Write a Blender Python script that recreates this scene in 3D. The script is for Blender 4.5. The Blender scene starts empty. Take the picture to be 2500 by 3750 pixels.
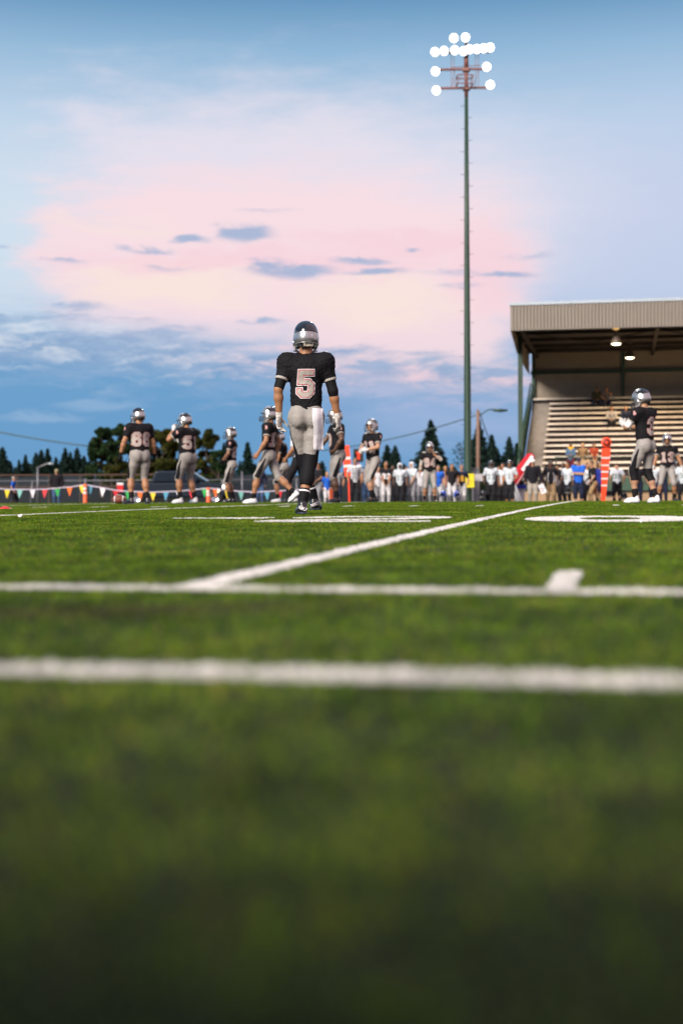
import bpy, math, random
import numpy as np
from mathutils import Vector, Matrix
from mathutils.bvhtree import BVHTree

SC = bpy.context.scene
COL = SC.collection
rng = np.random.default_rng(7)
random.seed(7)
R = math.radians

# ------------------------------------------------------------------ camera
PSI = 0.1948                 # the camera looks this far to the left of the yard lines
CAM_H = 0.215
PITCH = -0.01134
ROLL = 0.00465
F = 5208.0                   # focal length in photograph pixels
cam = bpy.data.cameras.new('camera')
cam.sensor_fit = 'VERTICAL'
cam.sensor_height = 36.0
cam.sensor_width = 24.0
cam.lens = 50.0
cam.clip_start = 0.05
cam.clip_end = 3000
cam.dof.use_dof = True
cam.dof.focus_distance = 13.1
cam.dof.aperture_fstop = 1.7
cam_o = bpy.data.objects.new('camera', cam)
COL.objects.link(cam_o)
cam_o.matrix_world = (Matrix.Translation((0, 0, CAM_H)) @ Matrix.Rotation(PSI, 4, 'Z')
                      @ Matrix.Rotation(math.pi / 2 + PITCH, 4, 'X') @ Matrix.Rotation(-ROLL, 4, 'Z'))
SC.camera = cam_o

# ------------------------------------------------------------------ colours
def lin(r, g, b):
    def f(c):
        c /= 255.0
        return c / 12.92 if c <= .04045 else ((c + .055) / 1.055) ** 2.4
    return (f(r), f(g), f(b))

# ------------------------------------------------------------------ world: dusk sky
SUN_EL, SUN_AZ = 28.0, 204.0     # degrees; azimuth counted from +Y clockwise
world = bpy.data.worlds.new('World')
SC.world = world
world.use_nodes = True
WT = world.node_tree
WT.nodes.clear()

class X:
    """a float socket with arithmetic"""
    def __init__(s, sock): s.s = sock
    @staticmethod
    def op(o, *a, clamp=False):
        n = WT.nodes.new('ShaderNodeMath'); n.operation = o; n.use_clamp = clamp
        for i, v in enumerate(a):
            if isinstance(v, X): WT.links.new(v.s, n.inputs[i])
            else: n.inputs[i].default_value = float(v)
        return X(n.outputs[0])
    def __add__(s, o): return X.op('ADD', s, o)
    __radd__ = __add__
    def __sub__(s, o): return X.op('SUBTRACT', s, o)
    def __rsub__(s, o): return X.op('SUBTRACT', o, s)
    def __mul__(s, o): return X.op('MULTIPLY', s, o)
    __rmul__ = __mul__
    def __truediv__(s, o): return X.op('DIVIDE', s, o)
    def clamp(s): return X.op('ADD', s, 0, clamp=True)

def xmax(a, b): return X.op('MAXIMUM', a, b)
def smooth(x, lo, hi):
    n = WT.nodes.new('ShaderNodeMapRange'); n.interpolation_type = 'SMOOTHSTEP'
    WT.links.new(x.s, n.inputs['Value'])
    n.inputs['From Min'].default_value = lo; n.inputs['From Max'].default_value = hi
    return X(n.outputs['Result'])
def blob(u, v, cu, cv, su, sv):
    a = (u - cu) / su; b = (v - cv) / sv
    return X.op('EXPONENT', (a * a + b * b) * -1.0)
def vec(x, y, z=0.0):
    n = WT.nodes.new('ShaderNodeCombineXYZ')
    for i, q in enumerate((x, y, z)):
        if isinstance(q, X): WT.links.new(q.s, n.inputs[i])
        else: n.inputs[i].default_value = q
    return n.outputs[0]
def noise(v, scale, detail=4, rough=.55):
    n = WT.nodes.new('ShaderNodeTexNoise')
    WT.links.new(v, n.inputs['Vector'])
    n.inputs['Scale'].default_value = scale; n.inputs['Detail'].default_value = detail
    n.inputs['Roughness'].default_value = rough
    return X(n.outputs['Fac']) - .5
def mixc(f, a, b):
    n = WT.nodes.new('ShaderNodeMix'); n.data_type = 'RGBA'; n.clamp_factor = True
    if isinstance(f, X): WT.links.new(f.s, n.inputs[0])
    else: n.inputs[0].default_value = f
    for k, q in ((6, a), (7, b)):
        if isinstance(q, tuple): n.inputs[k].default_value = (*q, 1)
        else: WT.links.new(q, n.inputs[k])
    return n.outputs[2]

tc = WT.nodes.new('ShaderNodeTexCoord')
sp = WT.nodes.new('ShaderNodeSeparateXYZ')
WT.links.new(tc.outputs['Generated'], sp.inputs[0])
dx, dy, dz = X(sp.outputs[0]), X(sp.outputs[1]), X(sp.outputs[2])
rr = dx * math.cos(PSI) + dy * math.sin(PSI)
dd = dy * math.cos(PSI) - dx * math.sin(PSI)
az = X.op('ARCTAN2', rr, dd)
hyp = X.op('SQRT', rr * rr + dd * dd)
el = X.op('ARCTAN2', dz, hyp)
U = az * 5.208 + 1.25            # compass direction, thousands of photograph pixels
V = 1.816 - el * 5.208           # height above the horizon, likewise
big = noise(vec(U, V * 2.2), 1.6, 5, .6)
mid = noise(vec(U * 1.0 + 7, V * 3.6 + 3), 3.2, 6, .62)
fine = noise(vec(U * 2.0 + 3, V * 9.0 + 1), 3.0, 7, .68)
tilt = V + (U * .06)
streak = noise(vec(U * 1.3 + mid * .35 + 11, tilt * 8.0 + mid * .9), 2.4, 8, .6)
wisp = noise(vec(U * 2.2 + mid * .8 + 40, tilt * 9.0 + mid * 1.6), 3.0, 9, .66)
puff = noise(vec(U * 3.4 + fine * .5 + 20, V * 8.0 + fine * .8), 2.6, 8, .62)

ramp = WT.nodes.new('ShaderNodeValToRGB')
stops = [(-4.0, (150, 172, 200)), (-1.0, (118, 156, 196)), (-.15, (64, 112, 160)), (.05, (98, 149, 192)), (.25, (148, 187, 220)), (.5, (188, 211, 236)),
         (.8, (212, 222, 242)), (1.1, (192, 207, 234)), (1.3, (138, 180, 220)), (1.5, (104, 159, 206)),
         (1.816, (112, 170, 214)), (2.2, (70, 95, 105))]
lo, hi = -4.0, 2.2
WT.links.new(((V - lo) / (hi - lo)).s, ramp.inputs[0])
els = ramp.color_ramp.elements
while len(els) < len(stops): els.new(.5)
for e, (p, c) in zip(els, stops):
    e.position = (p - lo) / (hi - lo); e.color = (*lin(*c), 1)
col = ramp.outputs[0]
# pale cyan on the left, periwinkle on the right
col = mixc(blob(U, V, -.15, .92, .6, .42) * .85, col, lin(213, 230, 243))
col = mixc(blob(U, V, 2.45, .85, .6, .38) * .75, col, lin(196, 207, 236))
# pink veil
pu, pv = U + mid * .3 + big * .3, V + mid * .2 + big * .14
lim = smooth(U + big * .3 + mid * .3 + wisp * .06 - X.op('ABSOLUTE', V - .95) * .35, .05, .2) * (1.0 - smooth(U + mid * .4 + big * .2, 1.78, 2.12))
wide = smooth(xmax(blob(pu, pv, .95, .78, 1.15, .42), blob(pu, pv, .3, .58, .22, .2) * .8) + mid * .35 + streak * .12, .1, .8)
col = mixc(wide * smooth(U + mid * .5 + big * .3, .0, .5) * .85, col, lin(238, 229, 241))
veil = smooth(xmax(blob(pu, pv, 1.02, .95, 1.05, .29), blob(pu, pv, 1.52, 1.18, .5, .23)) + streak * .3 + mid * .3, .1, .62) * lim
col = mixc(veil * .88, col, lin(254, 225, 231))
core = xmax(xmax(blob(pu, pv, .62, 1.05, .5, .1), blob(pu, pv, 1.38, 1.1, .36, .14)), blob(pu, pv, .42, .84, .35, .06) * .7)
col = mixc(smooth(core + streak * .5 + fine * .3, .3, 1.0) * veil * .8, col, lin(254, 233, 223))
deep = xmax(xmax(blob(pu, pv, 1.78, 1.0, .22, .2), blob(pu, pv, 1.0, .97, .9, .05)), blob(pu, pv, 1.5, .9, .5, .06))
col = mixc(smooth(deep + streak * .5, .2, 1.0) * veil * .5, col, lin(251, 207, 219))
# clear blue low sky, with a broken grey-blue cloud bank along its upper border
low = smooth(V - (U * .12) + mid * .12, 1.17, 1.36)
col = mixc(low * .95, col, mixc(smooth(U + mid * .6, .9, 1.6) * (1.0 - smooth(V + mid * .3, 1.5, 1.75)) * .8, lin(103, 159, 207), lin(166, 186, 226)))
shape = 1.0 - X.op('ABSOLUTE', V - (1.265 + (U * .07))) / (.2 - U * .04)
bank = smooth(shape * .5 + streak * 1.15 + wisp * .4 + mid * .3 - (U * .05), .1, .5)
shade = mixc(smooth(wisp * .9 + puff * .5 + .5, .2, .75), lin(122, 156, 200), lin(156, 184, 219))
col = mixc(bank * .9, col, shade)
rim = smooth(shape * .45 - streak * 1.2 + wisp * .8 + puff * .3, .26, .66)
col = mixc(rim * .75 * (1.0 - smooth(V - (U * .06), 1.3, 1.46)), col, mixc(smooth(U + mid * .4, .35, 1.2), lin(226, 230, 240), lin(252, 216, 224)))
# a second, thinner deck lower down
shape2 = 1.0 - X.op('ABSOLUTE', V - (1.4 + (U * .02))) / .14
col = mixc(smooth(shape2 * .4 + streak * 1.2 - wisp * .5, .22, .6) * .5, col, mixc(smooth(U, .4, 1.3), lin(140, 178, 217), lin(206, 200, 230)))
# small blue cloudlets in the pink
cu, cv = U + fine * .14 + puff * .12 + mid * .12, V + fine * .04 + puff * .05 + mid * .03
spots = None
for (x, y, sx, sy, w) in [(.905, .868, .1, .03, 1.1), (.69, .89, .095, .016, .9), (.55, .932, .085, .013, .85), (1.08, 1.0, .15, .026, 1), (1.0, .985, .06, .03, .8),
                          (1.33, .965, .11, .015, .75), (1.38, 1.006, .13, .014, .9), (1.84, 1.018, .11, .012, .85), (1.93, .955, .12, .02, .5),
                          (.25, .972, .09, .011, .6), (.3, 1.13, .13, .02, .65), (1.36, 1.342, .1, .022, 1.1), (.0, .942, .09, .01, .9),
                          (.95, 1.18, .11, .012, .7), (.63, .995, .12, .01, .45), (1.0, .79, .14, .01, .4), (1.513, .93, .035, .009, .7), (1.65, 1.01, .13, .013, .5), (1.7, 1.06, .1, .012, .5)]:
    b = blob(cu, cv, x, y, sx, sy) * w
    spots = b if spots is None else xmax(spots, b)
col = mixc(smooth(spots + (fine * .7 + puff * 1.2) * (spots * 1.3 + .12), .1, .85) * .8, col, lin(146, 176, 214))
pale = xmax(blob(cu, cv, .38, 1.485, .18, .026), blob(cu, cv, .17, 1.53, .18, .024))
col = mixc(smooth(pale + (fine + puff) * .45, .2, .95) * .45, col, lin(165, 193, 226))
# the physical dusk sky carries a small share
sky = WT.nodes.new('ShaderNodeTexSky')
sky.sky_type = 'NISHITA'; sky.sun_disc = False
sky.sun_elevation = R(4.0); sky.sun_rotation = R(SUN_AZ)
bg1 = WT.nodes.new('ShaderNodeBackground'); bg1.inputs[1].default_value = .665
WT.links.new(col, bg1.inputs[0])
bg2 = WT.nodes.new('ShaderNodeBackground'); bg2.inputs[1].default_value = .08
WT.links.new(sky.outputs[0], bg2.inputs[0])
mx = WT.nodes.new('ShaderNodeMixShader'); mx.inputs[0].default_value = .06
WT.links.new(bg1.outputs[0], mx.inputs[1]); WT.links.new(bg2.outputs[0], mx.inputs[2])
wo = WT.nodes.new('ShaderNodeOutputWorld')
WT.links.new(mx.outputs[0], wo.inputs[0])

# one soft, slightly warm sun: the last glow together with the floodlit stadium
sl = bpy.data.lights.new('sun', 'SUN')
sl.energy = 4.1; sl.angle = R(26); sl.color = (1.0, .9, .79)
so = bpy.data.objects.new('sun', sl); COL.objects.link(so)
sd = Vector((math.sin(R(SUN_AZ)) * math.cos(R(SUN_EL)), math.cos(R(SUN_AZ)) * math.cos(R(SUN_EL)), math.sin(R(SUN_EL))))
so.rotation_euler = sd.to_track_quat('Z', 'Y').to_euler()

vs = SC.view_settings
vs.view_transform = 'Standard'; vs.look = 'None'; vs.exposure = 0.6; vs.gamma = 1.0
vs.use_curve_mapping = False
SC.cycles.max_bounces = 6
SC.cycles.use_denoising = True
SC.cycles.sample_clamp_indirect = 6

# ------------------------------------------------------------------ materials
MATS = {}
def mat(name, c, rough=.65, metal=0.0, var=.12, vscale=6.0, bump=0.0, bscale=60.0, emit=None, estr=0.0, coat=0.0, sss=0.0, sheen=0.0, spec=None):
    if name in MATS: return MATS[name]
    m = bpy.data.materials.new(name); m.use_nodes = True
    t = m.node_tree; b = t.nodes['Principled BSDF']
    b.inputs['Roughness'].default_value = rough; b.inputs['Metallic'].default_value = metal
    if spec is not None: b.inputs['Specular IOR Level'].default_value = spec
    if coat: b.inputs['Coat Weight'].default_value = coat; b.inputs['Coat Roughness'].default_value = .05
    if sss: b.inputs['Subsurface Weight'].default_value = sss; b.inputs['Subsurface Radius'].default_value = (.02, .008, .004)
    if sheen: b.inputs['Sheen Weight'].default_value = sheen; b.inputs['Sheen Roughness'].default_value = .4
    co = t.nodes.new('ShaderNodeTexCoord')
    n = t.nodes.new('ShaderNodeTexNoise'); n.inputs['Scale'].default_value = vscale; n.inputs['Detail'].default_value = 5
    t.links.new(co.outputs['Object'], n.inputs['Vector'])
    mr = t.nodes.new('ShaderNodeMapRange')
    mr.inputs['From Min'].default_value = .25; mr.inputs['From Max'].default_value = .75
    mr.inputs['To Min'].default_value = 1 - var; mr.inputs['To Max'].default_value = 1 + var
    t.links.new(n.outputs['Fac'], mr.inputs['Value'])
    mu = t.nodes.new('ShaderNodeVectorMath'); mu.operation = 'SCALE'
    mu.inputs[0].default_value = c
    t.links.new(mr.outputs[0], mu.inputs['Scale'])
    t.links.new(mu.outputs[0], b.inputs['Base Color'])
    if bump:
        n2 = t.nodes.new('ShaderNodeTexNoise'); n2.inputs['Scale'].default_value = bscale; n2.inputs['Detail'].default_value = 4
        t.links.new(co.outputs['Object'], n2.inputs['Vector'])
        bp = t.nodes.new('ShaderNodeBump'); bp.inputs['Strength'].default_value = bump; bp.inputs['Distance'].default_value = .02
        t.links.new(n2.outputs['Fac'], bp.inputs['Height']); t.links.new(bp.outputs[0], b.inputs['Normal'])
    if emit:
        b.inputs['Emission Color'].default_value = (*emit, 1); b.inputs['Emission Strength'].default_value = estr
    MATS[name] = m
    return m
def cloth(name, c, **k):
    k = dict(dict(rough=.85, bump=.35, bscale=14, var=.14, vscale=9, sheen=.0, spec=.14), **k)
    return mat(name, c, **k)

# ------------------------------------------------------------------ mesh helpers
class MB:
    def __init__(s): s.v = []; s.f = []
    def add(s, vs_, fs):
        o = len(s.v); s.v += [tuple(v) for v in vs_]; s.f += [tuple(i + o for i in f) for f in fs]
    def box(s, c, d, rot=None):
        x, y, z = d[0] / 2, d[1] / 2, d[2] / 2
        vs_ = [Vector((i * x, j * y, k * z)) for i in (-1, 1) for j in (-1, 1) for k in (-1, 1)]
        if rot is not None: vs_ = [rot @ v for v in vs_]
        s.add([v + Vector(c) for v in vs_], [(0, 1, 3, 2), (4, 6, 7, 5), (0, 4, 5, 1), (2, 3, 7, 6), (0, 2, 6, 4), (1, 5, 7, 3)])
    def bar(s, a, b, w, h=None, up=(0, 0, 1)):
        a, b = Vector(a), Vector(b); h = h or w
        d = (b - a).normalized(); up = Vector(up)
        if abs(d.dot(up)) > .98: up = Vector((1, 0, 0))
        r = d.cross(up).normalized(); u = r.cross(d)
        vs_ = [p + r * (i * w / 2) + u * (j * h / 2) for p in (a, b) for i, j in ((-1, -1), (1, -1), (1, 1), (-1, 1))]
        s.add(vs_, [(0, 3, 2, 1), (4, 5, 6, 7), (0, 1, 5, 4), (1, 2, 6, 5), (2, 3, 7, 6), (3, 0, 4, 7)])
    def tube(s, pts, rad, n=8, closed=False):
        pts = [Vector(p) for p in pts]
        if not hasattr(rad, '__len__'): rad = [rad] * len(pts)
        m = len(pts); rings = []; prev = None
        for i, p in enumerate(pts):
            if closed: d = pts[(i + 1) % m] - pts[i - 1]
            else: d = pts[min(i + 1, m - 1)] - pts[max(i - 1, 0)]
            d = d.normalized() if d.length > 1e-9 else Vector((0, 0, 1))
            if prev is None:
                prev = d.orthogonal().normalized()
            r = (prev - d * prev.dot(d)).normalized(); prev = r
            u = d.cross(r)
            rings.append([p + (r * math.cos(2 * math.pi * k / n) + u * math.sin(2 * math.pi * k / n)) * rad[i] for k in range(n)])
        fs = []
        for i in range(m if closed else m - 1):
            j = (i + 1) % m
            for k in range(n):
                fs.append((i * n + k, i * n + (k + 1) % n, j * n + (k + 1) % n, j * n + k))
        if not closed:
            fs.append(tuple(reversed(range(n)))); fs.append(tuple(range((m - 1) * n, m * n)))
        s.add([v for r in rings for v in r], fs)
    def lathe(s, prof, n=20, c=(0, 0, 0), rot=None):
        vs_ = []
        for r, z in prof:
            for k in range(n):
                v = Vector((r * math.cos(2 * math.pi * k / n), r * math.sin(2 * math.pi * k / n), z))
                vs_.append((rot @ v if rot is not None else v) + Vector(c))
        fs = [(i * n + k, i * n + (k + 1) % n, (i + 1) * n + (k + 1) % n, (i + 1) * n + k) for i in range(len(prof) - 1) for k in range(n)]
        s.add(vs_, fs)
    def prism(s, poly, a, b, axis='x'):
        """polygon in the other two axes extruded from a to b"""
        def p(u, v, w): return {'x': (w, u, v), 'y': (u, w, v), 'z': (u, v, w)}[axis]
        n = len(poly)
        s.add([p(u, v, a) for u, v in poly] + [p(u, v, b) for u, v in poly],
              [tuple(range(n - 1, -1, -1)), tuple(range(n, 2 * n))] + [(i, (i + 1) % n, n + (i + 1) % n, n + i) for i in range(n)])
    def mesh(s, name, smooth=False):
        me = bpy.data.meshes.new(name); me.from_pydata(s.v, [], s.f)
        me.update()
        if smooth: me.polygons.foreach_set('use_smooth', np.ones(len(me.polygons), bool))
        return me
    def build(s, name, m, parent=None, smooth=False):
        return obj(name, s.mesh(name, smooth), m, parent)

def obj(name, me, m=None, parent=None):
    if m is not None and not me.materials: me.materials.append(m)
    o = bpy.data.objects.new(name, me); COL.objects.link(o)
    if parent is not None: o.parent = parent
    return o
def np_mesh(name, verts, faces, k, smooth=True):
    me = bpy.data.meshes.new(name)
    nv, nf = len(verts), len(faces)
    me.vertices.add(nv); me.vertices.foreach_set('co', np.ascontiguousarray(verts, np.float32).ravel())
    me.loops.add(nf * k); me.loops.foreach_set('vertex_index', np.ascontiguousarray(faces, np.int32).ravel())
    me.polygons.add(nf); me.polygons.foreach_set('loop_start', np.arange(nf, dtype=np.int32) * k)
    if smooth: me.polygons.foreach_set('use_smooth', np.ones(nf, bool))
    me.update(calc_edges=True)
    return me
def tag(o, label=None, cat=None, group=None, kind=None):
    if label: o['label'] = label
    if cat: o['category'] = cat
    if group: o['group'] = group
    if kind: o['kind'] = kind
    return o
def empty(name, loc, rz=0.0):
    o = bpy.data.objects.new(name, None); COL.objects.link(o)
    o.empty_display_size = .2; o.location = loc; o.rotation_euler = (0, 0, rz)
    return o

# ------------------------------------------------------------------ field geometry
YS, XL, W2 = 3.21, -1.0, 24.38        # near sideline, the yard line, half the field's width
def gz(y):
    """crowned playing surface: height above the near sideline"""
    y = np.asarray(y, float)
    t = (y - YS - W2) / W2
    z = np.where(t < 0, .08 * (1 - t * t), .08 - .25 * t * t)
    z = np.where(t > 1.12, -.2336 - .0 * t, z)
    return np.where(t < -1.35, .08 * (1 - 1.35 ** 2), z)
def P(px, D, z=None):
    """point on the ground D metres ahead of the camera in the direction of photo column px"""
    r = (px - 1250.0) / F * D
    x = r * math.cos(PSI) - D * math.sin(PSI); y = r * math.sin(PSI) + D * math.cos(PSI)
    return Vector((x, y, float(gz(y)) if z is None else z))
def Z(px, py, D):
    """height of a thing seen at photo (px, py) and D metres away"""
    hy = 1816.0 - ROLL * (px - 1250.0)
    return CAM_H + (hy - py) / F * D

# ground sheet
g = MB()
ys = np.concatenate([[-400, -60, -8], np.arange(-5, 66, 1.0), [70, 90, 130, 200, 400, 900]])
xs = [-900, -300, -80, -40, -15, 0, 15, 40, 80, 300, 900]
for y in ys:
    for x in xs: g.v.append((x, y, float(gz(y)) - .006))
n = len(xs)
for j in range(len(ys) - 1):
    for i in range(n - 1): g.f.append((j * n + i, j * n + i + 1, (j + 1) * n + i + 1, (j + 1) * n + i))
gm = bpy.data.materials.new('turf_ground'); gm.use_nodes = True
t = gm.node_tree; b = t.nodes['Principled BSDF']; b.inputs['Roughness'].default_value = .95; b.inputs['Specular IOR Level'].default_value = .1
ge = t.nodes.new('ShaderNodeNewGeometry'); n1 = t.nodes.new('ShaderNodeTexNoise'); n1.inputs['Scale'].default_value = 160; n1.inputs['Detail'].default_value = 4
t.links.new(ge.outputs['Position'], n1.inputs['Vector'])
cr = t.nodes.new('ShaderNodeValToRGB')
cr.color_ramp.elements[0].position = .35; cr.color_ramp.elements[0].color = (.006, .007, .004, 1)
cr.color_ramp.elements[1].position = .7; cr.color_ramp.elements[1].color = (.022, .028, .01, 1)
t.links.new(n1.outputs['Fac'], cr.inputs[0]); t.links.new(cr.outputs[0], b.inputs['Base Color'])
tag(g.build('ground', gm), kind='structure')

# markings: masks over (x, y) that pick the white blades
YD = .9144
LW = .041
HASH_Y = YS + 16.25
DIG_Y0, DIG_Y1 = YS + 7 * YD, YS + 9 * YD
def seg_dist(x, y, a, b_):
    ax, ay = a; bx, by = b_
    t_ = np.clip(((x - ax) * (bx - ax) + (y - ay) * (by - ay)) / ((bx - ax) ** 2 + (by - ay) ** 2), 0, 1)
    return np.hypot(x - ax - t_ * (bx - ax), y - ay - t_ * (by - ay))
GAP = YS - 1.453
def m_side(x, y): return np.abs(y - YS) < LW
def m_coach(x, y): return np.abs(y - GAP) < LW
def m_yard(x, y, k): return (np.abs(x - XL - k * 5 * YD) < LW) & (y > YS + .02) & (y < YS + 2 * W2)
def m_hash(x, y):
    k = np.round((x - XL) / YD); on = (np.abs(x - XL - k * YD + np.where(y < YS + 1, .055, 0)) < np.where(y < YS + 1, .031, LW)) & (np.mod(k, 5) != 0)
    return on & ((np.abs(y - HASH_Y) < .31) | ((y > YS + .1) & (y < YS + .72)) | (np.abs(y - HASH_Y - 16.26) < .31))
def m_two(x, y):
    u = (x - (XL - .305 - 1.22)) / 1.22; v = (y - DIG_Y0) / (DIG_Y1 - DIG_Y0)
    ix, iy = u * 1.22, v * 1.83
    d = np.full(x.shape, 9.0)
    pl = [(.1, 1.32), (.16, 1.58), (.36, 1.72), (.86, 1.72), (1.08, 1.55), (1.1, 1.22), (.98, .98), (.14, .38), (.11, .11)]
    for a, b_ in zip(pl[:-1], pl[1:]): d = np.minimum(d, seg_dist(ix, iy, a, b_))
    d = np.minimum(d, seg_dist(ix, iy, (.11, .11), (1.11, .11)))
    return d < .125
def m_zero(x, y):
    ix, iy = x - (XL + .305), y - DIG_Y0
    a = np.maximum(np.abs((ix - .61) / .61) ** 2.6 + np.abs((iy - .915) / .93) ** 2.6, 0)
    c = np.abs((ix - .61) / .22) ** 2.4 + np.abs((iy - .915) / .52) ** 2.4
    return (a < 1) & (c > 1)
def m_arrow(x, y):
    cy = DIG_Y0 + 1.25
    t_ = (x - (XL - .305 - 1.22 - .2 - .8)) / .8
    return (t_ > 0) & (t_ < 1) & (np.abs(y - cy) < .02 + .2 * t_)
MARKS = [('sideline', m_side, (-9, 9, YS - .08, YS + .08)), ('sideline_border', m_coach, (-8, 8, GAP - .08, GAP + .08))]
MARKS += [('yard_line', lambda x, y, k=k: m_yard(x, y, k), (XL + k * 5 * YD - .08, XL + k * 5 * YD + .08, YS, YS + 2 * W2)) for k in (-3, -2, -1, 0, 1, 2)]
MARKS += [('hash_marks', m_hash, (-16, 9, YS, YS + .8)), ('hash_marks', m_hash, (-16, 9, HASH_Y - .35, HASH_Y + .35))]
MARKS += [('yard_number', m_two, (XL - 1.6, XL - .2, DIG_Y0 - .1, DIG_Y1 + .1)), ('yard_number', m_zero, (XL + .25, XL + 1.6, DIG_Y0 - .1, DIG_Y1 + .1)),
          ('yard_number_arrow', m_arrow, (XL - 2.7, XL - 1.6, DIG_Y0, DIG_Y1))]
def vnoise(x, y, s, seed):
    """cheap value noise"""
    x = x / s; y = y / s; xi = np.floor(x).astype(int); yi = np.floor(y).astype(int); fx = x - xi; fy = y - yi
    fx = fx * fx * (3 - 2 * fx); fy = fy * fy * (3 - 2 * fy)
    h = lambda a, c: np.mod(np.sin(a * 127.1 + c * 311.7 + seed * 17.3) * 43758.5453, 1.0)
    return (h(xi, yi) * (1 - fx) + h(xi + 1, yi) * fx) * (1 - fy) + (h(xi, yi + 1) * (1 - fx) + h(xi + 1, yi + 1) * fx) * fy

def blades(name, x, y, colr, h, w, m):
    nB = len(x)
    z0 = gz(y) - .004
    hh = h * (.5 + .75 * rng.random(nB)) * (.72 + .6 * vnoise(x, y, .045, 9)); ww = w * (.7 + .6 * rng.random(nB))
    yaw = rng.random(nB) * np.pi * 2
    la = vnoise(x, y, .18, 3) * 12 + rng.random(nB) * 2.2; ln = hh * (.15 + .75 * rng.random(nB))
    bx, by = np.cos(yaw) * ww / 2, np.sin(yaw) * ww / 2
    v = np.empty((nB, 3, 3), np.float32)
    v[:, 0] = np.stack([x - bx, y - by, z0], 1); v[:, 1] = np.stack([x + bx, y + by, z0], 1)
    v[:, 2] = np.stack([x + np.cos(la) * ln, y + np.sin(la) * ln, z0 + np.sqrt(np.maximum(hh ** 2 - ln ** 2, (hh * .35) ** 2))], 1)
    me = np_mesh(name, v.reshape(-1, 3), np.arange(nB * 3).reshape(-1, 3), 3, smooth=False)
    at = me.attributes.new('tint', 'FLOAT_COLOR', 'POINT')
    c4 = np.ones((nB, 3, 4), np.float32); c4[:, :, :3] = colr[:, None, :]
    at.data.foreach_set('color', c4.ravel())
    return obj(name, me, m)
def blade_mat(name, tr):
    m = bpy.data.materials.new(name); m.use_nodes = True
    t = m.node_tree; b = t.nodes['Principled BSDF']; b.inputs['Roughness'].default_value = .55; b.inputs['Specular IOR Level'].default_value = .1
    a = t.nodes.new('ShaderNodeAttribute'); a.attribute_name = 'tint'
    t.links.new(a.outputs['Color'], b.inputs['Base Color'])
    tl = t.nodes.new('ShaderNodeBsdfTranslucent'); t.links.new(a.outputs['Color'], tl.inputs[0])
    ms = t.nodes.new('ShaderNodeMixShader'); ms.inputs[0].default_value = tr
    t.links.new(b.outputs[0], ms.inputs[1]); t.links.new(tl.outputs[0], ms.inputs[2])
    t.links.new(ms.outputs[0], t.nodes['Material Output'].inputs[0])
    return m
M_BLADE, M_PAINT = blade_mat('turf_blade', .4), blade_mat('painted_blade', .4)
def on_mark(x, y):
    k = np.zeros(x.shape, bool)
    for _, f, (x0, x1, y0, y1) in MARKS:
        i = (x > x0) & (x < x1) & (y > y0) & (y < y1)
        if i.any(): k[i] |= f(x[i], y[i])
    return k
gx, gy, gh, gw = [], [], [], []
for d0, d1, dens, h, w in [(.3, 2.2, 13000, .0105, .0034), (2.2, 5, 12000, .0105, .0034), (5, 10, 6500, .0108, .0044), (10, 17, 4200, .0112, .0072), (17, 37, 2200, .0105, .009)]:
    hw = lambda D: .255 * D + .75
    nb = int(dens * (hw(d0) + hw(d1)) * (d1 - d0))
    D = d0 + (d1 - d0) * rng.random(int(nb * 1.5)); keep = rng.random(len(D)) < hw(D) / hw(d1); D = D[keep][:nb]
    r = (rng.random(len(D)) * 2 - 1) * hw(D)
    gx.append(r * math.cos(PSI) - D * math.sin(PSI)); gy.append(r * math.sin(PSI) + D * math.cos(PSI))
    gh.append(np.full(len(D), h)); gw.append(np.full(len(D), w))
gx, gy, gh, gw = map(np.concatenate, (gx, gy, gh, gw))
k = ~on_mark(gx, gy); gx, gy, gh, gw = gx[k], gy[k], gh[k], gw[k]
cl1, cl2, cl3 = vnoise(gx, gy, .05, 1), vnoise(gx, gy, .13, 2), vnoise(gx, gy, .5, 4)
clump = np.clip((.4 * cl1 + .4 * cl2 + .2 * cl3 - .5) * 2.6 + .5, 0, 1)
tn = rng.random(len(gx)) ** 1.4 * .85 + .5 * clump - .12
dark, light, straw = np.array([.022, .055, .005]), np.array([.19, .31, .016]), np.array([.34, .29, .05])
gc = dark + (light - dark) * np.clip(tn, 0, 1.25)[:, None] ** 1.25
s_ = (rng.random(len(gx)) < .03 + .16 * clump ** 2 * (cl3 > .45))[:, None]; gc = np.where(s_, straw * (.5 + .6 * rng.random(len(gx)))[:, None], gc)
worn = np.clip(1.4 - np.abs((gy - 2.5 - (gx + 1.2) * .45) / .16), 0, 1) * np.clip((-gx - .42) / .3, 0, 1)   # brown rubber-stained streak by the sideline
gc = gc * (1 - .6 * worn[:, None]) + np.array([.075, .05, .026]) * (.6 * worn[:, None])
go = blades('turf_grass', gx, gy, gc, gh, gw, M_BLADE)
tag(go, kind='stuff')
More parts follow.
